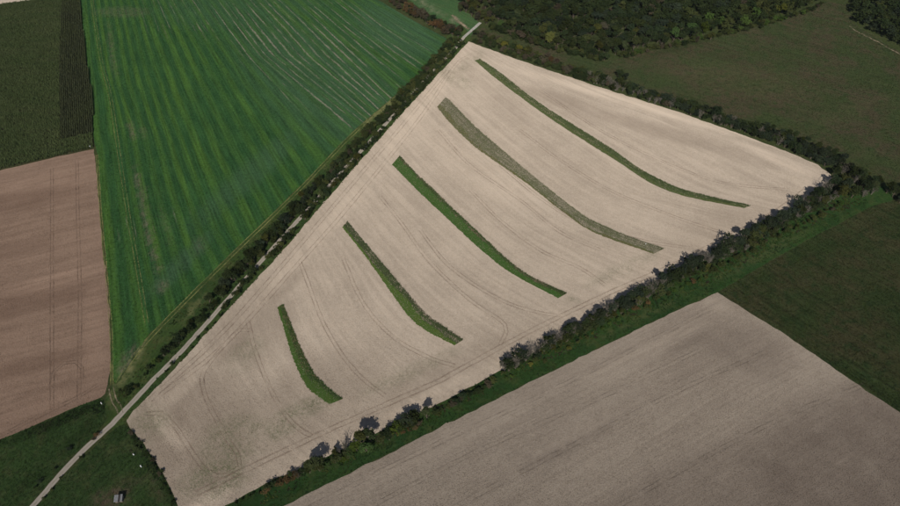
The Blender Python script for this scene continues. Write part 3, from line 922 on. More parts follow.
def cover(name, pxpoly, dens, h, w, cols, label, seed, excl=None, pw=None):
    r = np.random.default_rng(seed)
    poly = np.array(gl(pxpoly)); lo = poly.min(0); hi = poly.max(0)
    N = int((hi - lo).prod() * dens)
    X = r.uniform(lo[0], hi[0], N); Y = r.uniform(lo[1], hi[1], N)
    m = inside(poly, X, Y)
    m &= (vnoise(X, Y, 5, seed) * .6 + vnoise(X, Y, 13, seed + 1) * .6) > .42
    if excl is not None:
        PX, PY = GI(X, Y)
        for line, wd in excl:
            Ld = dense(gl(line), 3)
            d2 = np.full(len(X), 1e9)
            idx = np.where(m)[0]
            for q in Ld:
                dd = (X[idx] - q[0]) ** 2 + (Y[idx] - q[1]) ** 2
                d2[idx] = np.minimum(d2[idx], dd)
            m &= d2 > wd * wd
    X, Y = X[m], Y[m]
    v = vnoise(X, Y, 6, seed + 2)
    k = np.clip((v * len(cols)).astype(int), 0, len(cols) - 1)
    C = np.array(cols)[k] * .8 * r.uniform(.75, 1.25, (len(X), 1))
    o = tufts(name, X, Y, h * r.uniform(.5, 1.3, len(X)), w, C, M['tuft'], 0.02, 4, 0.05, None, seed)
    tag(o, label, 'grass')
    return o


cover('rough_grass', [(113, 381), (116, 384), (124, 372), (150, 336), (230, 256), (300, 188), (355, 131), (400, 93), (449, 43), (463, 36), (468.5, 42), (389.6, 128), (279.5, 255), (225, 314), (165, 380), (133, 412), (124, 424)], .45, .5, .6,
      [(0.035, 0.06, 0.02), (0.05, 0.085, 0.024), (0.075, 0.09, 0.03), (0.045, 0.07, 0.022)], 'rough grass along both sides of the gravel road', 21, [(road_px, 2.0), ([(118, 383), (146, 342), (228, 259), (300, 189), (355, 132), (412, 84)], 3), ([(142, 345), (131, 362), (121, 378)], 6)])
cover('rough_grass', [(832, 182), (850, 190), (868, 200), (800, 232), (717, 280), (640, 317), (535, 368), (410, 432), (284, 495), (225, 522), (228, 506.5), (270, 482.5), (305, 468), (365, 439.5), (450, 399), (499, 372), (560, 339), (620, 306), (680, 273.5), (740, 242), (790, 214), (822, 193)], .6, .75, .65,
      [(0.03, 0.05, 0.018), (0.045, 0.085, 0.02), (0.08, 0.1, 0.028), (0.06, 0.055, 0.03), (0.04, 0.08, 0.02)], 'weedy grass under the lower hedge', 22)
cover('short_grass', [(868, 207), (800, 243), (717, 291), (675, 310), (535, 379), (410, 442), (284, 505), (225, 535), (200, 535), (225, 520), (284, 494), (410, 431), (535, 367), (640, 316), (717, 279), (800, 231), (868, 199)], .8, .35, .5,
      [(0.03, 0.06, 0.018), (0.036, 0.07, 0.02), (0.045, 0.07, 0.022), (0.026, 0.05, 0.017)], 'short grass between the lower hedge and the tilled field', 27)
cover('rough_grass', [(128, 426), (140, 441), (155, 461), (170, 488), (177, 505), (185, 520), (176, 520), (163, 493), (148, 468), (133, 444), (122, 430)], .9, .6, .6,
      [(0.022, 0.036, 0.014), (0.03, 0.045, 0.018), (0.075, 0.075, 0.04)], 'dark weeds along the corner meadow edge', 23)
cover('rough_grass', [(-60, 470), (0, 441), (37, 425.5), (75, 409), (101, 399), (106, 402), (104, 418), (90, 414), (50, 430), (0, 452), (-60, 480)], .7, .6, .6,
      [(0.022, 0.034, 0.014), (0.03, 0.045, 0.018), (0.04, 0.05, 0.022)], 'dark rough grass below the ploughed field', 24)

# ------------------------------------------------------------------ tree and shrub meshes (unit: about 10 m tall)


def tube(V, F, p0, p1, r0, r1, n=5):
    p0 = np.array(p0, float); p1 = np.array(p1, float)
    t = p1 - p0; t = t / np.linalg.norm(t)
    a = np.cross(t, [0.3, 0.9, 0.2]); a /= np.linalg.norm(a); b = np.cross(t, a)
    k = len(V)
    for (p, rr) in ((p0, r0), (p1, r1)):
        for i in range(n):
            an = 2 * math.pi * i / n
            V.append(p + rr * (math.cos(an) * a + math.sin(an) * b))
    for i in range(n):
        j = (i + 1) % n
        F.append((k + i, k + j, k + n + j, k + n + i))


def crown_arrays(r, rad, zc, hz, nclump, nleaf, size, asym=0.35):
    """leaf clumps spread through a lumpy crown: returns quad verts (n,4,3)"""
    out = []
    # lobes
    nl = r.integers(4, 8)
    lobes = []
    for k in range(nl):
        a = r.uniform(0, 2 * math.pi); q = rad * r.uniform(.25, .62)
        lobes.append((q * math.cos(a), q * math.sin(a), zc + hz * r.uniform(-.45, .6), rad * r.uniform(.38, .62)))
    lobes.append((0, 0, zc + hz * .35, rad * .6))
    for k in range(nclump):
        lx, ly, lz, lr = lobes[r.integers(0, len(lobes))]
        v = r.normal(0, 1, 3); v /= np.linalg.norm(v)
        if v[2] < -.3: v[2] *= -.6
        q = lr * r.uniform(.55, 1.05) ** .6
        c = np.array([lx, ly, lz]) + v * q * np.array([1, 1, hz / rad * .85])
        c[2] = max(c[2], zc - hz * .98)
        cs = r.uniform(.22, .5) * rad * .55
        P = c + r.normal(0, cs * .5, (nleaf, 3)) * np.array([1, 1, .75])
        # leaf quads facing roughly outward with scatter
        nr = v + r.normal(0, .75, (nleaf, 3)); nr[:, 2] += .35
        nr /= np.linalg.norm(nr, axis=1)[:, None]
        ax = np.cross(nr, r.normal(0, 1, (nleaf, 3))); ax /= np.linalg.norm(ax, axis=1)[:, None]
        ay = np.cross(nr, ax)
        s = size * r.uniform(.6, 1.35, (nleaf, 1))
        out.append(np.stack([P - ax * s, P - ay * s * .7, P + ax * s, P + ay * s * .7], 1))
    return np.concatenate(out)


def quads_mesh(name, Q, mat):
    V = Q.reshape(-1, 3)
    return np_mesh(name, V, np.arange(len(V)).reshape(-1, 4), mat)


def trunk_mesh(name, r, H, crown_z, rad, base_r):
    V = []; F = []
    lean = r.normal(0, .03, 2) * H
    p = [np.array([0, 0, -.4]), np.array([lean[0] * .3, lean[1] * .3, crown_z * .5]), np.array([lean[0], lean[1], crown_z]), np.array([lean[0] * 1.4, lean[1] * 1.4, H * .86])]
    rr = [base_r * 1.25, base_r * .85, base_r * .6, base_r * .15]
    for i in range(3): tube(V, F, p[i], p[i + 1], rr[i], rr[i + 1], 7)
    for k in range(6):
        a = 2 * math.pi * k / 6 + r.uniform(-.4, .4)
        z0 = crown_z * r.uniform(.6, 1.2)
        s = p[1] + (p[2] - p[1]) * np.clip((z0 - crown_z * .5) / (crown_z * .5), 0, 1)
        e = s + np.array([math.cos(a) * rad * .7, math.sin(a) * rad * .7, H * r.uniform(.15, .3)])
        m = (s + e) / 2 + np.array([0, 0, -.2])
        tube(V, F, s, m, base_r * .45, base_r * .3, 5); tube(V, F, m, e, base_r * .3, base_r * .08, 5)
    return raw_mesh(name, V, F, M['bark'])


TREES = []
for k in range(9):
    r = np.random.default_rng(100 + k)
    rad = [3.4, 3.8, 3.0, 4.2, 3.5, 2.8, 3.9, 3.3, 4.4][k]
    zc = [6.2, 6.0, 6.3, 5.6, 6.0, 6.2, 5.8, 6.4, 5.5][k]
    hz = [3.4, 3.6, 3.6, 3.3, 3.9, 3.8, 3.4, 3.5, 3.2][k]
    cm = quads_mesh('crown', crown_arrays(r, rad, zc, hz, 85, 15, .36), LEAF['dark'])
    tm = trunk_mesh('trunk', r, 10, 2.6, rad, .26)
    TREES.append((cm, tm))
TREES_LO = []
for k in range(6):
    r = np.random.default_rng(140 + k)
    TREES_LO.append(crown_arrays(r, 3.6 + .3 * (k % 3), 6.0, 3.6, 42, 8, .58))
SHRUBS = []; SHRUB_Q = []
for k in range(8):
    r = np.random.default_rng(200 + k)
    rad = [4.2, 5.0, 3.8, 5.5, 4.6, 4.0, 5.2, 4.4][k]
    Q = crown_arrays(r, rad, 5.0, 4.6, 60, 13, .5)
    V = []; F = []
    for j in range(5):
        a = r.uniform(0, 6.28)
        tube(V, F, (math.cos(a) * .3, math.sin(a) * .3, -.4), (math.cos(a) * rad * .5, math.sin(a) * rad * .5, 6.0), .22, .06, 4)
    nQ = len(Q)
    Vall = np.vstack([Q.reshape(-1, 3), np.array(V)])
    Fall = np.vstack([np.arange(nQ * 4).reshape(-1, 4), np.array(F) + nQ * 4])
    mi = np.concatenate([np.zeros(nQ, int), np.ones(len(F), int)])
    SHRUBS.append(np_mesh('shrub', Vall, Fall, mats=[LEAF['dark'], M['bark']], matidx=mi))
    SHRUB_Q.append(Q)
BARE = []
for k in range(5):
    r = np.random.default_rng(300 + k)
    V = []; F = []
    for j in range(7):
        a = r.uniform(0, 6.28); sp = r.uniform(.4, 2.6)
        b0 = np.array([r.normal(0, .5), r.normal(0, .5), -.3]); b1 = b0 + np.array([math.cos(a) * sp * .4, math.sin(a) * sp * .4, r.uniform(3, 4.5)])
        b2 = b1 + np.array([math.cos(a) * sp * .7, math.sin(a) * sp * .7, r.uniform(3.0, 5.2)])
        tube(V, F, b0, b1, .15, .1, 4); tube(V, F, b1, b2, .1, .035, 4)
        for q in range(11):
            t = r.uniform(.15, 1); s = b1 + (b2 - b1) * t if r.random() < .7 else b0 + (b1 - b0) * (.5 + .5 * t)
            an = r.uniform(0, 6.28); ln = r.uniform(.8, 2.0)
            e = s + np.array([math.cos(an) * ln * .8, math.sin(an) * ln * .8, ln * r.uniform(.3, 1.0)])
            tube(V, F, s, e, .05, .025, 3)
            for w in range(2):
                an2 = an + r.normal(0, .9); s2 = s + (e - s) * r.uniform(.4, .9)
                e2 = s2 + np.array([math.cos(an2) * ln * .45, math.sin(an2) * ln * .45, ln * r.uniform(.2, .5)])
                tube(V, F, s2, e2, .035, .02, 3)
    Q = crown_arrays(r, 3.0, 4.6, 3.8, 26, 5, .3)
    nQ = len(Q)
    Vall = np.vstack([Q.reshape(-1, 3), np.array(V)])
    F = [f for f in F]
    Fall = np.vstack([np.arange(nQ * 4).reshape(-1, 4), np.array(F) + nQ * 4])
    mi = np.concatenate([np.zeros(nQ, int), np.ones(len(F), int)])
    BARE.append(np_mesh('bare_shrub', Vall, Fall, mats=[LEAF['grey'], M['twig']], matidx=mi))

TONE = dict(dark='dark green', deep='bluish dark green', olive='olive green', green='fresh green', yellow='yellowing', rust='rusty brown', mauve='dull brown', grey='bare grey')
REG = {}            # (segment, form, tone) -> list of (object, px, height)


def set_mat(o, tone):
    s = o.material_slots[0]
    s.link = 'OBJECT'
    s.material = LEAF[tone]


def put_tree(X, Y, H, tone, seg, wide=1.0):
    cm, tm = TREES[random.randrange(len(TREES))]
    e = link('tree', None)
    e.location = (X, Y, 0.0)
    e.rotation_euler = (0, 0, random.uniform(0, 6.28))
    s = H / 10.0
    e.scale = (s * wide * random.uniform(.9, 1.1), s * wide * random.uniform(.9, 1.1), s)
    c = link('crown', cm, e); set_mat(c, tone)
    link('trunk', tm, e)
    REG.setdefault((seg, 'tree', tone), []).append((e, X, Y, H))
    return e


REQ = []            # shrubs asked for; the 300 largest in view become things, the rest one mass


def put_shrub(X, Y, H, tone, seg, wide=1.0):
    bare = tone == 'grey'
    k = random.randrange(len(BARE if bare else SHRUBS))
    s = H / 10.0
    wd = wide * (1.1 if bare else 1.0)
    sc = (s * wd * random.uniform(.85, 1.15), s * wd * random.uniform(.85, 1.15), s)
    REQ.append((X, Y, H, tone, seg, k, sc, random.uniform(0, 6.28)))


def plant_shrubs():
    green = [q for q in REQ if q[3] != 'grey']
    def size(q):
        px, py = GI(q[0], q[1])
        out = px < -5 or px > 905 or py < -5 or py > 515
        return -1 if out else q[2] * q[6][0] * 10 / math.hypot(q[0], q[1], CAM_H) ** 2
    green.sort(key=size, reverse=True)
    mass = green[290:]
    for q in [q for q in REQ if q[3] == 'grey'] + green[:290]:
        X, Y, H, tone, seg, k, sc, rz = q
        bare = tone == 'grey'
        o = link('bare_shrub' if bare else 'shrub', (BARE if bare else SHRUBS)[k])
        o.location = (X, Y, 0.0); o.rotation_euler = (0, 0, rz); o.scale = sc
        if not bare:
            set_mat(o, tone)
        REG.setdefault((seg, 'shrub', tone), []).append((o, X, Y, H))
    VV = []; CC = []
    for X, Y, H, tone, seg, k, sc, rz in mass:
        Qh = SHRUB_Q[k][::2]
        cen = Qh.mean(1, keepdims=True)
        P = (cen + (Qh - cen) * 1.3).reshape(-1, 3) * np.array(sc)
        ca, sa = math.cos(rz), math.sin(rz)
        VV.append(np.stack([P[:, 0] * ca - P[:, 1] * sa + X, P[:, 0] * sa + P[:, 1] * ca + Y, P[:, 2]], 1))
        f = random.random()
        c = (np.array(LEAFCOL[tone][1]) * (1 - f) + np.array(LEAFCOL[tone][2]) * f) * random.uniform(.75, 1.25)
        CC.append(np.broadcast_to(c, P.shape))
    VV = np.concatenate(VV); CC = np.concatenate(CC)
    me = np_mesh('hedge_undergrowth', VV, np.arange(len(VV)).reshape(-1, 4), M['tuft'], cols=CC)
    tag(link('hedge_undergrowth', me), 'smaller dark shrubs that fill the hedges', 'shrubs', kind='stuff')


def hedge(pxline, gap, jit, mix, hr, seg, form='shrub', wide=1.0, skip=0.0):
    P = dense(gl(pxline), 1.0)
    L = np.concatenate([[0], np.cumsum(np.linalg.norm(np.diff(P, axis=0), axis=1))])
    s = random.uniform(0, gap)
    tones = [t for t, w in mix]; wts = [w for t, w in mix]
    while s < L[-1]:
        x = np.interp(s, L, P[:, 0]) + random.gauss(0, jit); y = np.interp(s, L, P[:, 1]) + random.gauss(0, jit)
        if random.random() >= skip:
            H = random.uniform(*hr) * (1.25 if random.random() < .12 else 1.0)
            t = random.choices(tones, wts)[0]
            (put_tree if form == 'tree' else put_shrub)(x, y, H, t, seg, wide)
        s += gap * random.uniform(.7, 1.35)


def one(px, py, H, tone, seg, form='tree', wide=1.0):
    X, Y = G(px, py)
    (put_tree if form == 'tree' else put_shrub)(X, Y, H, tone, seg, wide)


# lower hedge (A)
A1 = 'lower hedge by the bottom edge'
hedge([(232, 507), (268, 489)], 3.0, .8, [('dark', 5), ('mauve', 1)], (1.2, 2.2), A1)
for (x, y, h, t) in ((268, 489, 4.2, 'dark'), (273, 486, 3.6, 'dark'), (266, 492, 3.2, 'rust'), (280, 484, 3.4, 'rust'), (287, 481, 3.8, 'rust'), (294, 478, 3.6, 'rust'), (298, 475, 4.0, 'mauve'), (291, 476, 4.2, 'dark'), (303, 473, 4.4, 'dark')):
    one(x, y, h, t, A1, 'shrub', 1.15)
A2 = 'lower hedge below the shortest strip'
one(316, 469, 13, 'olive', A2, 'tree', .78); one(310, 473, 7, 'dark', A2, 'tree', .9); one(320, 471, 7, 'olive', A2, 'tree', .9)
hedge([(324, 468), (354, 454)], 3.2, .9, [('green', 3), ('olive', 2)], (4.5, 6.5), A2)
hedge([(326, 463), (352, 450)], 4.0, .8, [('grey', 1), ('olive', 1)], (5, 7.5), A2, skip=.2)
one(346, 449, 8.5, 'grey', A2, 'shrub')
one(362, 446, 13.5, 'olive', A2, 'tree', .85); one(371, 441, 11, 'dark', A2, 'tree', .95); one(357, 451, 8, 'green', A2, 'tree', 1.1); one(351, 456, 6, 'green', A2, 'shrub', 1.2); one(366, 451, 7, 'green', A2, 'shrub', 1.1)
hedge([(376, 443), (398, 433)], 3.2, .8, [('green', 2), ('olive', 2), ('dark', 1)], (4, 6), A2)
A3 = 'lower hedge right of shortest strip'
for (x, y, h, t) in ((389, 433, 6.5, 'dark'), (399, 430, 7.5, 'dark'), (407, 425, 9.5, 'deep'), (413, 423, 9, 'dark'), (402, 433, 3.5, 'rust'), (408, 430, 3.5, 'rust'), (414, 428, 4, 'rust'), (420, 425, 3.5, 'mauve'), (396, 434, 3.5, 'rust')):
    one(x, y, h, t, A3, 'shrub', 1.1)
one(427, 418, 10.5, 'olive', A3, 'tree', .95)
hedge([(433, 416), (496, 381)], 2.2, .7, [('dark', 4), ('mauve', 2), ('olive', 2)], (2.4, 4.2), A3, wide=1.3)
A4 = 'lower hedge right of its gap'
hedge([(501, 371.5), (560, 339.5), (606, 314.5)], 2.0, .7, [('grey', 5), ('dark', 2)], (6.0, 9.0), A4)
hedge([(504, 375), (560, 344), (606, 319)], 3.2, .8, [('grey', 2), ('dark', 2), ('olive', 2)], (4.0, 6.5), A4)
hedge([(506, 379), (560, 350), (606, 326)], 4.5, 1.0, [('green', 2), ('olive', 3), ('yellow', 1)], (1.6, 3.0), A4, wide=1.3)
for (x, h) in ((525, 8.5), (550, 8.0), (575, 9.5), (598, 11), (611, 9)):
    one(x, 371.5 - (x - 501) * .543 + 1, h, 'deep', A4, 'tree', .85)
A5 = 'lower hedge below the brown strip'
hedge([(606, 313.5), (660, 285), (705, 261)], 2.2, .8, [('grey', 3), ('deep', 3), ('dark', 2)], (6.5, 10), A5)
hedge([(606, 319), (660, 291), (705, 267)], 3.0, .9, [('grey', 2), ('dark', 3), ('olive', 2)], (5, 7.5), A5)
hedge([(606, 326), (660, 299), (705, 275)], 4.6, 1.0, [('green', 2), ('olive', 3), ('rust', 1)], (2, 3.5), A5, wide=1.3)
for (x, y, h, t) in ((659, 286, 12, 'deep'), (668, 281, 9, 'dark'), (690, 269, 9.5, 'deep'), (625, 305, 9, 'deep')):
    one(x, y, h, t, A5, 'tree', .85)
A6 = 'lower hedge near its right end'
one(741, 243, 13.5, 'deep', A6, 'tree', .8); one(752, 241, 10.5, 'olive', A6, 'tree', 1.0); one(766, 231, 11, 'deep', A6, 'tree', .9); one(781, 222, 10.5, 'deep', A6, 'tree', .95); one(799, 211, 10.5, 'deep', A6, 'tree', .9); one(813, 200, 11, 'dark', A6, 'tree', .9)
hedge([(705, 261), (740, 243), (790, 215), (826, 191)], 2.5, .9, [('deep', 4), ('dark', 3), ('grey', 2)], (6.5, 9.5), A6)
hedge([(705, 267), (740, 250), (790, 222), (834, 197)], 3.0, 1.0, [('dark', 4), ('olive', 2), ('grey', 1)], (5.5, 8), A6)
hedge([(708, 273), (745, 255), (795, 228), (845, 203)], 4.6, 1.0, [('olive', 3), ('mauve', 1), ('green', 1)], (2.5, 4.5), A6, wide=1.2)
# right corner thicket
A7 = 'thicket at pale field tip'
Pk = np.array(gl([(834, 168), (846, 168), (866, 177), (878, 186), (872, 196), (850, 201), (833, 196), (829, 188)]))
lo, hi = Pk.min(0), Pk.max(0)
cnt = 0
placed = []
while cnt < 34:
    x = random.uniform(lo[0], hi[0]); y = random.uniform(lo[1], hi[1])
    if inside(Pk, np.array([x]), np.array([y]))[0] and all((x - a) ** 2 + (y - b) ** 2 > 7 for a, b in placed):
        placed.append((x, y)); cnt += 1
        if random.random() < .55:
            put_tree(x, y, random.uniform(8, 12), random.choice(['deep', 'dark', 'dark', 'olive']), A7)
        else:
            put_shrub(x, y, random.uniform(5, 8), random.choice(['dark', 'grey', 'grey', 'mauve', 'olive']), A7)
G1 = 'dark clump at the right edge'
for (x, y, h) in ((886, 193, 9), (892, 197, 9), (897, 192, 8), (903, 199, 8.5), (908, 194, 8), (899, 203, 6.5)):
    one(x, y, h, random.choice(['deep', 'dark']), G1, 'tree', 1.1)

# upper hedge (B)
B1 = 'upper hedge near the road'
hedge([(474, 41.5), (512, 55.5), (550, 68.5), (600, 85)], 3.6, .9, [('dark', 5), ('mauve', 2), ('olive', 2)], (4, 6), B1, wide=1.25)
hedge([(475, 37), (512, 51), (550, 64), (600, 81)], 3.8, 1.2, [('dark', 4), ('mauve', 2), ('olive', 3)], (4.5, 6.5), B1, wide=1.25)
hedge([(484, 36), (512, 47), (550, 60), (600, 78)], 6.0, 1.5, [('olive', 4), ('dark', 2), ('mauve', 2)], (4.0, 6), B1)
for (x, y, h, t) in ((500, 46, 9, 'yellow'), (504, 49, 7.5, 'yellow'), (519, 52, 7.5, 'yellow'), (526, 55, 7, 'yellow'), (539, 60, 7, 'yellow'), (551, 64, 7.5, 'rust'), (557, 66, 7, 'mauve'), (482, 36, 6, 'dark'), (492, 41, 6, 'olive')):
    one(x, y, h, t, B1, 'tree', 1.1)
B2 = 'middle of the upper hedge'
hedge([(575, 77), (600, 85), (675, 108.5)], 2.4, .9, [('grey', 3), ('dark', 4), ('deep', 2), ('mauve', 1)], (4.5, 6.5), B2, wide=1.2)
hedge([(590, 77), (640, 93), (675, 104)], 2.6, 1.1, [('grey', 2), ('dark', 4), ('deep', 2), ('olive', 1)], (5, 7), B2, wide=1.2)
one(618, 78, 8, 'dark', B2, 'tree', 1.2); one(625, 80, 7, 'deep', B2, 'tree', 1.2)
B3 = 'right half of upper hedge'
hedge([(675, 108.5), (720, 124.3), (757, 137), (797, 152.5), (831, 168)], 3.2, .8, [('deep', 5), ('dark', 4), ('grey', 1)], (5.5, 7.5), B3, wide=1.15)
hedge([(675, 104), (720, 119), (757, 132), (797, 147), (838, 164)], 3.2, 1.0, [('deep', 5), ('dark', 4), ('grey', 1)], (6, 8), B3, wide=1.15)
hedge([(760, 129), (797, 143), (845, 163)], 5.5, 1.2, [('deep', 4), ('dark', 4)], (7, 9.5), B3, 'tree')

# roadside hedge (C)
C1 = 'road verge near the junction'
for (x, y, h, t) in ((126, 396, 5.5, 'dark'), (131, 392, 4.5, 'dark'), (136, 388, 3.0, 'olive'), (150, 370, 5, 'dark'), (156, 364, 4.5, 'green'), (165, 356, 6.5, 'dark'), (169, 352, 7, 'dark'), (174, 349, 5, 'dark'), (160, 362, 3.5, 'olive'), (146, 376, 3, 'dark')):
    one(x, y, h, t, C1, 'shrub', 1.0)
hedge([(178, 345), (200, 322), (216, 304)], 3.0, 1.2, [('dark', 5), ('olive', 1)], (4, 7), C1)
hedge([(160, 381), (195, 344), (222, 314)], 6.5, .5, [('dark', 3), ('green', 1)], (1.6, 3), C1, skip=.25)
hedge([(222, 311.5), (252, 277), (262, 268)], 2.6, .5, [('dark', 3), ('olive', 1)], (3, 4.5), C1)
C2 = 'dense tree row left of road'
hedge([(212, 303), (228, 286), (245, 268), (258, 253), (268, 241)], 4.0, .9, [('dark', 5), ('deep', 2), ('olive', 1)], (7.5, 10), C2, 'tree')
hedge([(217, 301), (232, 286), (252, 264), (264, 248)], 4.4, 1.0, [('dark', 5), ('olive', 1)], (5, 8), C2)
hedge([(240, 290), (258, 271)], 3.2, .8, [('dark', 1)], (5, 7), C2)
hedge([(266, 243), (288, 219), (303, 203), (320, 184)], 3.6, 1.1, [('dark', 5), ('deep', 2), ('olive', 1)], (5.5, 8.5), C2)
hedge([(272, 243), (290, 223), (310, 200)], 4.2, 1.0, [('dark', 5), ('mauve', 1)], (4.5, 6.5), C2)
C3 = 'upper roadside hedge left of road'
hedge([(318, 186), (345, 157), (375, 125), (400, 99), (430, 66), (455, 38)], 3.6, 1.0, [('dark', 5), ('olive', 3)], (4.5, 7), C3)
hedge([(324, 184), (350, 155), (378, 126), (404, 98), (434, 65), (457, 42)], 4.2, .9, [('dark', 5), ('olive', 2), ('mauve', 1)], (4, 6), C3)
C4 = 'row between road and pale field'
hedge([(268, 261), (285, 243), (298, 229)], 2.8, .6, [('dark', 5), ('olive', 1)], (4, 6), C4)
hedge([(302, 223), (330, 191), (352, 167), (385, 130)], 3.0, .5, [('dark', 5), ('olive', 2)], (4.0, 6.2), C4, skip=.2)
hedge([(387, 127), (415, 96), (443, 65), (462, 44)], 3.0, .5, [('dark', 5), ('olive', 2)], (4.0, 6.0), C4, skip=.12)
hedge([(298, 218), (340, 173), (400, 107), (450, 52)], 4.5, .5, [('dark', 4), ('olive', 2)], (4.5, 6.5), C3, skip=.3)
# far hedge (D)
D1 = 'reddish hedge behind green field'
hedge([(372, -9), (400, 9), (430, 25), (455, 37)], 3.6, 1.0, [('mauve', 5), ('rust', 3), ('dark', 2)], (5.5, 8), D1)
hedge([(380, -9), (402, 5), (432, 22), (460, 34)], 4.0, 1.0, [('mauve', 4), ('rust', 2), ('dark', 3)], (5.5, 8), D1)
for (x, y, h) in ((452, 36, 8), (458, 38, 8), (461, 33, 7)):
    one(x, y, h, 'dark', D1, 'tree', 1.1)
# bottom left (F)
F1E = 'corner meadow edge by pale field'
F1 = 'right verge of lower left road'
one(98, 436, 2.8, 'rust', F1, 'shrub', 1.2); one(94, 440, 2.2, 'mauve', F1, 'shrub', 1.3)
hedge([(86, 455), (64, 478), (42, 503), (30, 520)], 4.5, .5, [('dark', 3), ('olive', 3), ('green', 1)], (1.6, 3.2), F1, skip=.1)
hedge([(129, 430), (140, 445), (153, 463), (166, 487), (177, 510)], 2.4, .5, [('dark', 5), ('mauve', 1)], (1.3, 2.3), F1E, wide=1.4, skip=.1)
F2 = 'left verge of lower left road'
hedge([(78, 446), (48, 476), (20, 507)], 5.5, 1.2, [('dark', 5), ('deep', 1)], (1.8, 3.6), F2, wide=1.2, skip=.25)

# ------------------------------------------------------------------ the wood
FOR1 = [(459, 13), (466, 16), (476, 20), (488, 26), (538, 45), (600, 60), (612, 59), (626, 55), (675, 44.5), (738, 30.5), (788, 16), (824, 3), (834, -8), (850, 4), (853, 12), (852, 22), (868, 32), (902, 51), (960, 80), (1010, 105), (1010, -70), (470, -70), (462, -10)]
FP = np.array(gl(FOR1))
lo, hi = FP.min(0), FP.max(0)
pts = []
sp = 7.4
j = 0
y = lo[1]
while y < hi[1]:
    x = lo[0] + (sp / 2 if j % 2 else 0)
    while x < hi[0]:
        pts.append((x + random.gauss(0, 1.3), y + random.gauss(0, 1.3)))
        x += sp
    y += sp * .86; j += 1
pts = np.array(pts)
m = inside(FP, pts[:, 0], pts[:, 1])
pts = pts[m]
PX, PY = GI(pts[:, 0], pts[:, 1])
m = (PX < 940) & (PY > -30)
pts, PX, PY = pts[m], PX[m], PY[m]
vis = (PX > -5) & (PX < 905) & (PY > -8)
dist = np.hypot(pts[:, 0], pts[:, 1])


def wood_tone(px, py):
    q = random.random()
    if px < 490 and py < 28:
        return 'rust' if q < .22 else ('mauve' if q < .5 else ('olive' if q < .85 else 'dark'))
    if px > 838:
        return 'deep' if q < .3 else ('dark' if q < .85 else 'olive')
    near = py > 60 - abs(px - 605) * .26 - 10
    if near:
        return 'olive' if q < .34 else ('yellow' if q < .375 else ('mauve' if q < .42 else ('green' if q < .48 else 'dark')))
    return 'dark' if q < .78 else ('deep' if q < .90 else ('olive' if q < .98 else 'mauve'))


order = np.argsort(np.where(vis, dist, 1e9))
nvis = int(vis.sum())
n_hedge_trees = sum(len(v) for k, v in REG.items() if k[1] == 'tree')
single = set(order[:min(298 - n_hedge_trees, nvis)].tolist())
W1 = 'front of the wood'
W2 = 'wood at top right corner'
W3 = 'left end of the wood'
QV = {}
for i in range(len(pts)):
    px, py = PX[i], PY[i]
    t = wood_tone(px, py)
    wd_ = random.uniform(.85, 1.35)
    H = random.uniform(8.5, 14) * (.85 if random.random() < .2 else 1)
    if px < 495 and py < 28: H *= .85
    if i in single:
        put_tree(pts[i, 0], pts[i, 1], H, t, W2 if px > 838 else (W3 if px < 495 else W1), wd_)
    else:
        Q = TREES_LO[random.randrange(6)]
        a = random.uniform(0, 6.28); ca, sa = math.cos(a), math.sin(a)
        s = H / 10
        P = Q.reshape(-1, 3)
        P = np.stack([(P[:, 0] * ca - P[:, 1] * sa) * s * wd_ + pts[i, 0], (P[:, 0] * sa + P[:, 1] * ca) * s * wd_ + pts[i, 1], P[:, 2] * s], 1)
        QV.setdefault(t, []).append(P)
VV = []; CC = []
for t, l in QV.items():
    for P in l:
        k = random.random(); v = random.uniform(.75, 1.25)
        c = (np.array(LEAFCOL[t][1]) * (1 - k) + np.array(LEAFCOL[t][2]) * k) * v
        VV.append(P); CC.append(np.broadcast_to(c, P.shape))
VV = np.concatenate(VV); CC = np.concatenate(CC)
wm = np_mesh('distant_wood', VV, np.arange(len(VV)).reshape(-1, 4), M['tuft'], cols=CC)
tag(link('distant_wood', wm), 'dense dark woodland mass at the back along the top edge', 'woodland', kind='stuff')
hedge([(490, 28.5), (540, 47), (603, 62)], 2.6, .9, [('dark', 5), ('olive', 2), ('mauve', 1)], (4, 6.5), 'foot of the wood', wide=1.1)
hedge([(490, 27), (540, 45), (603, 60)], 4, 1.2, [('dark', 5), ('olive', 2), ('mauve', 1)], (5, 7.5), 'foot of the wood', wide=1.0)
hedge([(620, 58), (675, 46.5), (738, 32.5), (788, 18.5), (822, 6.5)], 3.0, .9, [('olive', 4), ('green', 2), ('dark', 3), ('mauve', 1)], (4, 6.5), 'foot of the wood', wide=1.1)


# ------------------------------------------------------------------ labels for trees and shrubs
ORD = 'first second third fourth fifth sixth seventh eighth ninth tenth eleventh twelfth thirteenth fourteenth fifteenth sixteenth'.split()


def split(lst, n, key):
    lst = sorted(lst, key=key)
    k = max(1, math.ceil(len(lst) / n))
    return [lst[i:i + k] for i in range(0, len(lst), k)]


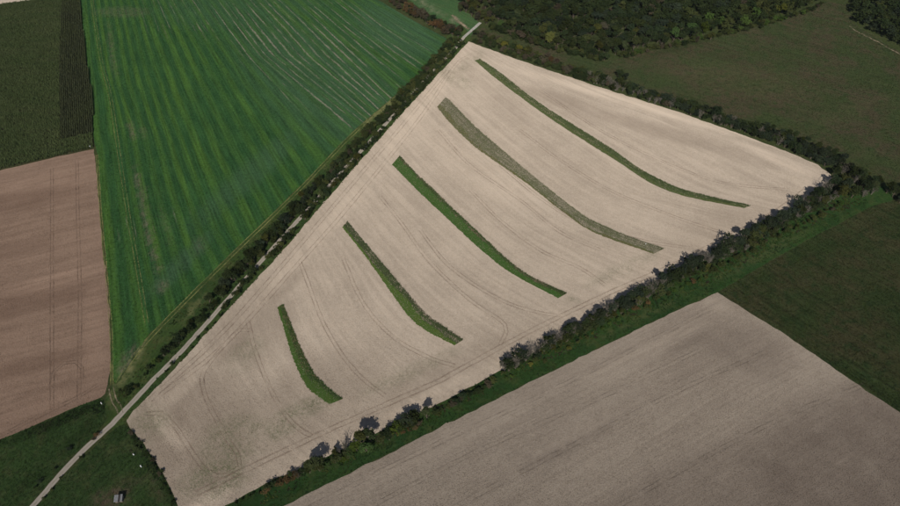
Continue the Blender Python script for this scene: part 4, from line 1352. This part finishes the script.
def describe():
    for (seg, form, tone), lst in REG.items():
        grp = form + 's, ' + seg
        w = TONE[tone] + ' ' + form
        cells = [('', lst)]
        if len(lst) > 9:
            cells = list(zip(('left part, ', 'middle part, ', 'right part, '), split(lst, 3, lambda q: q[1])))
        out = []
        for nm, c in cells:
            if len(c) > 14:
                for rn, cc in zip(('front row, ', 'middle row, ', 'back row, '), split(c, 3, lambda q: q[2])):
                    out.append((rn + nm, cc))
            else:
                out.append((nm, c))
        for nm, c in out:
            c = sorted(c, key=lambda q: q[1])
            for i, q in enumerate(c):
                if len(c) == 1:
                    lab = f'the only {w}, {nm}{seg}'
                elif i == 0:
                    lab = f'leftmost {w}, {nm}{seg}'
                elif i == len(c) - 1:
                    lab = f'rightmost {w}, {nm}{seg}'
                else:
                    lab = f'{ORD[min(i, 15)]} {w} from left, {nm}{seg}'
                tag(q[0], lab, form, grp)


plant_shrubs()
describe()

# ------------------------------------------------------------------ small things


def box(V, F, x0, x1, y0, y1, z0, z1):
    k = len(V)
    V += [(x0, y0, z0), (x1, y0, z0), (x1, y1, z0), (x0, y1, z0), (x0, y0, z1), (x1, y0, z1), (x1, y1, z1), (x0, y1, z1)]
    F += [(k, k + 3, k + 2, k + 1), (k + 4, k + 5, k + 6, k + 7), (k, k + 1, k + 5, k + 4), (k + 1, k + 2, k + 6, k + 5), (k + 2, k + 3, k + 7, k + 6), (k + 3, k, k + 4, k + 7)]


def part(name, fn, mat, parent):
    V = []; F = []
    fn(V, F)
    return link(name, raw_mesh(name, V, F, mat), parent)


X, Y = G(120, 500)
hut = link('hut', None); hut.location = (X, Y, 0.03); hut.rotation_euler = (0, 0, R(8)); hut.scale = (.85, .85, .9)
tag(hut, 'small wooden hut with pale sheet roof in the corner meadow', 'hut')
part('wall', lambda V, F: (box(V, F, -1.9, 1.9, -1.5, -1.38, 0, 2.1), box(V, F, -1.9, 1.9, 1.38, 1.5, 0, 2.6), box(V, F, -1.9, -1.78, -1.379, 1.379, 0, 2.2), box(V, F, 1.78, 1.9, -1.379, 1.379, 0, 2.2)), M['wood'], hut)
rf = link('roof', None, hut)
bpy.data.objects.remove(rf)
slope = math.atan2(.55, 3.0)


def roof_slab(V, F, x0, x1):
    k = len(V)
    ya, yb = -1.85, 1.85
    za = 2.05 + (ya + 1.5) * .17 + .12; zb = 2.05 + (yb + 1.5) * .17 + .12
    V += [(x0, ya, za), (x1, ya, za), (x1, yb, zb), (x0, yb, zb), (x0, ya, za + .06), (x1, ya, za + .06), (x1, yb, zb + .06), (x0, yb, zb + .06)]
    F += [(k, k + 3, k + 2, k + 1), (k + 4, k + 5, k + 6, k + 7), (k, k + 1, k + 5, k + 4), (k + 1, k + 2, k + 6, k + 5), (k + 2, k + 3, k + 7, k + 6), (k + 3, k, k + 4, k + 7)]


rf = part('roof', lambda V, F: (box(V, F, -2.1, 2.1, -1.45, -1.35, 2.03, 2.16), box(V, F, -2.1, 2.1, 1.35, 1.45, 2.5, 2.64)), M['wood'], hut)
for k in range(4):
    p = part('roof_panel', lambda V, F: roof_slab(V, F, -2.2 + k * 1.1, -2.2 + k * 1.1 + 1.06), M['sheet'] if k != 2 else M['darkgap'], rf)
part('door', lambda V, F: box(V, F, -.5, .45, -1.56, -1.502, .05, 1.9), M['darkgap'], hut)


def post(px, py, h, w, label, cap=True):
    X, Y = G(px, py)
    e = link('marker_post', None); e.location = (X, Y, 0.02); e.rotation_euler = (0, 0, random.uniform(-.4, .4))
    tag(e, label, 'post', 'white marker posts')
    def fn(V, F):
        a = w * .5; b = w * .38
        k = len(V)
        V += [(-a, -a, -.1), (a, -a, -.1), (a, a, -.1), (-a, a, -.1), (-b, -b, h), (b, -b, h), (b, b, h), (-b, b, h)]
        F += [(k, k + 3, k + 2, k + 1), (k + 4, k + 5, k + 6, k + 7), (k, k + 1, k + 5, k + 4), (k + 1, k + 2, k + 6, k + 5), (k + 2, k + 3, k + 7, k + 6), (k + 3, k, k + 4, k + 7)]
    part('shaft', fn, M['white'], e)
    part('cap', lambda V, F: (box(V, F, -w * .5, w * .5, -w * .5, w * .5, h + .003, h + .12)), M['white'], e)
    return e


post(141.5, 467, 1.4, .42, 'white post in the corner meadow below the young tree')
post(90.5, 147.5, 1.3, .7, 'white post at the corner of the maize and the ploughed field')
post(102, 404, 1.3, .4, 'white post in the dark grass below the ploughed field corner')
post(645.5, 244.5, 1.0, .35, 'white post at the lower right end of the brown strip')

X, Y = G(134, 455)
yt = link('young_tree', None); yt.location = (X, Y, 0.0)
tag(yt, 'young thin tree with a white trunk guard at the corner meadow edge', 'tree')
V = []; F = []
r = np.random.default_rng(5)
tube(V, F, (0, 0, -.3), (.05, 0, 2.5), .12, .08, 6); tube(V, F, (.05, 0, 2.5), (.1, .1, 5.6), .08, .02, 6)
for k in range(9):
    a = k * 2.4; z = 2.4 + k * .3
    tube(V, F, (.05, 0, z), (.05 + math.cos(a) * 1.1, math.sin(a) * 1.1, z + .9), .05, .015, 4)
link('trunk', raw_mesh('trunk', V, F, M['bark']), yt)
link('crown', quads_mesh('crown', crown_arrays(r, 1.25, 4.6, 1.5, 20, 8, .2), LEAF['dark']), yt)
V = []; F = []
tube(V, F, (0, 0, 0), (.02, 0, 1.5), .3, .27, 8)
link('trunk_guard', raw_mesh('trunk_guard', V, F, M['white']), yt)

# ------------------------------------------------------------------ haze: even thin air round the whole view
V = []; F = []
box(V, F, -1500, 1500, -700, 1500, -1.0, 305.0)
hm = NT('thin_haze')
hv = hm.new('ShaderNodeVolumePrincipled')
hv.inputs['Color'].default_value = (0.86, 0.92, 1.0, 1.0)
hv.inputs['Density'].default_value = 0.00002
hm.t.links.new(hv.outputs[0], hm.out.inputs['Volume'])
tag(link('haze', raw_mesh('haze', V, F, hm.m)), 'thin pale haze over the fields', 'haze', kind='stuff')
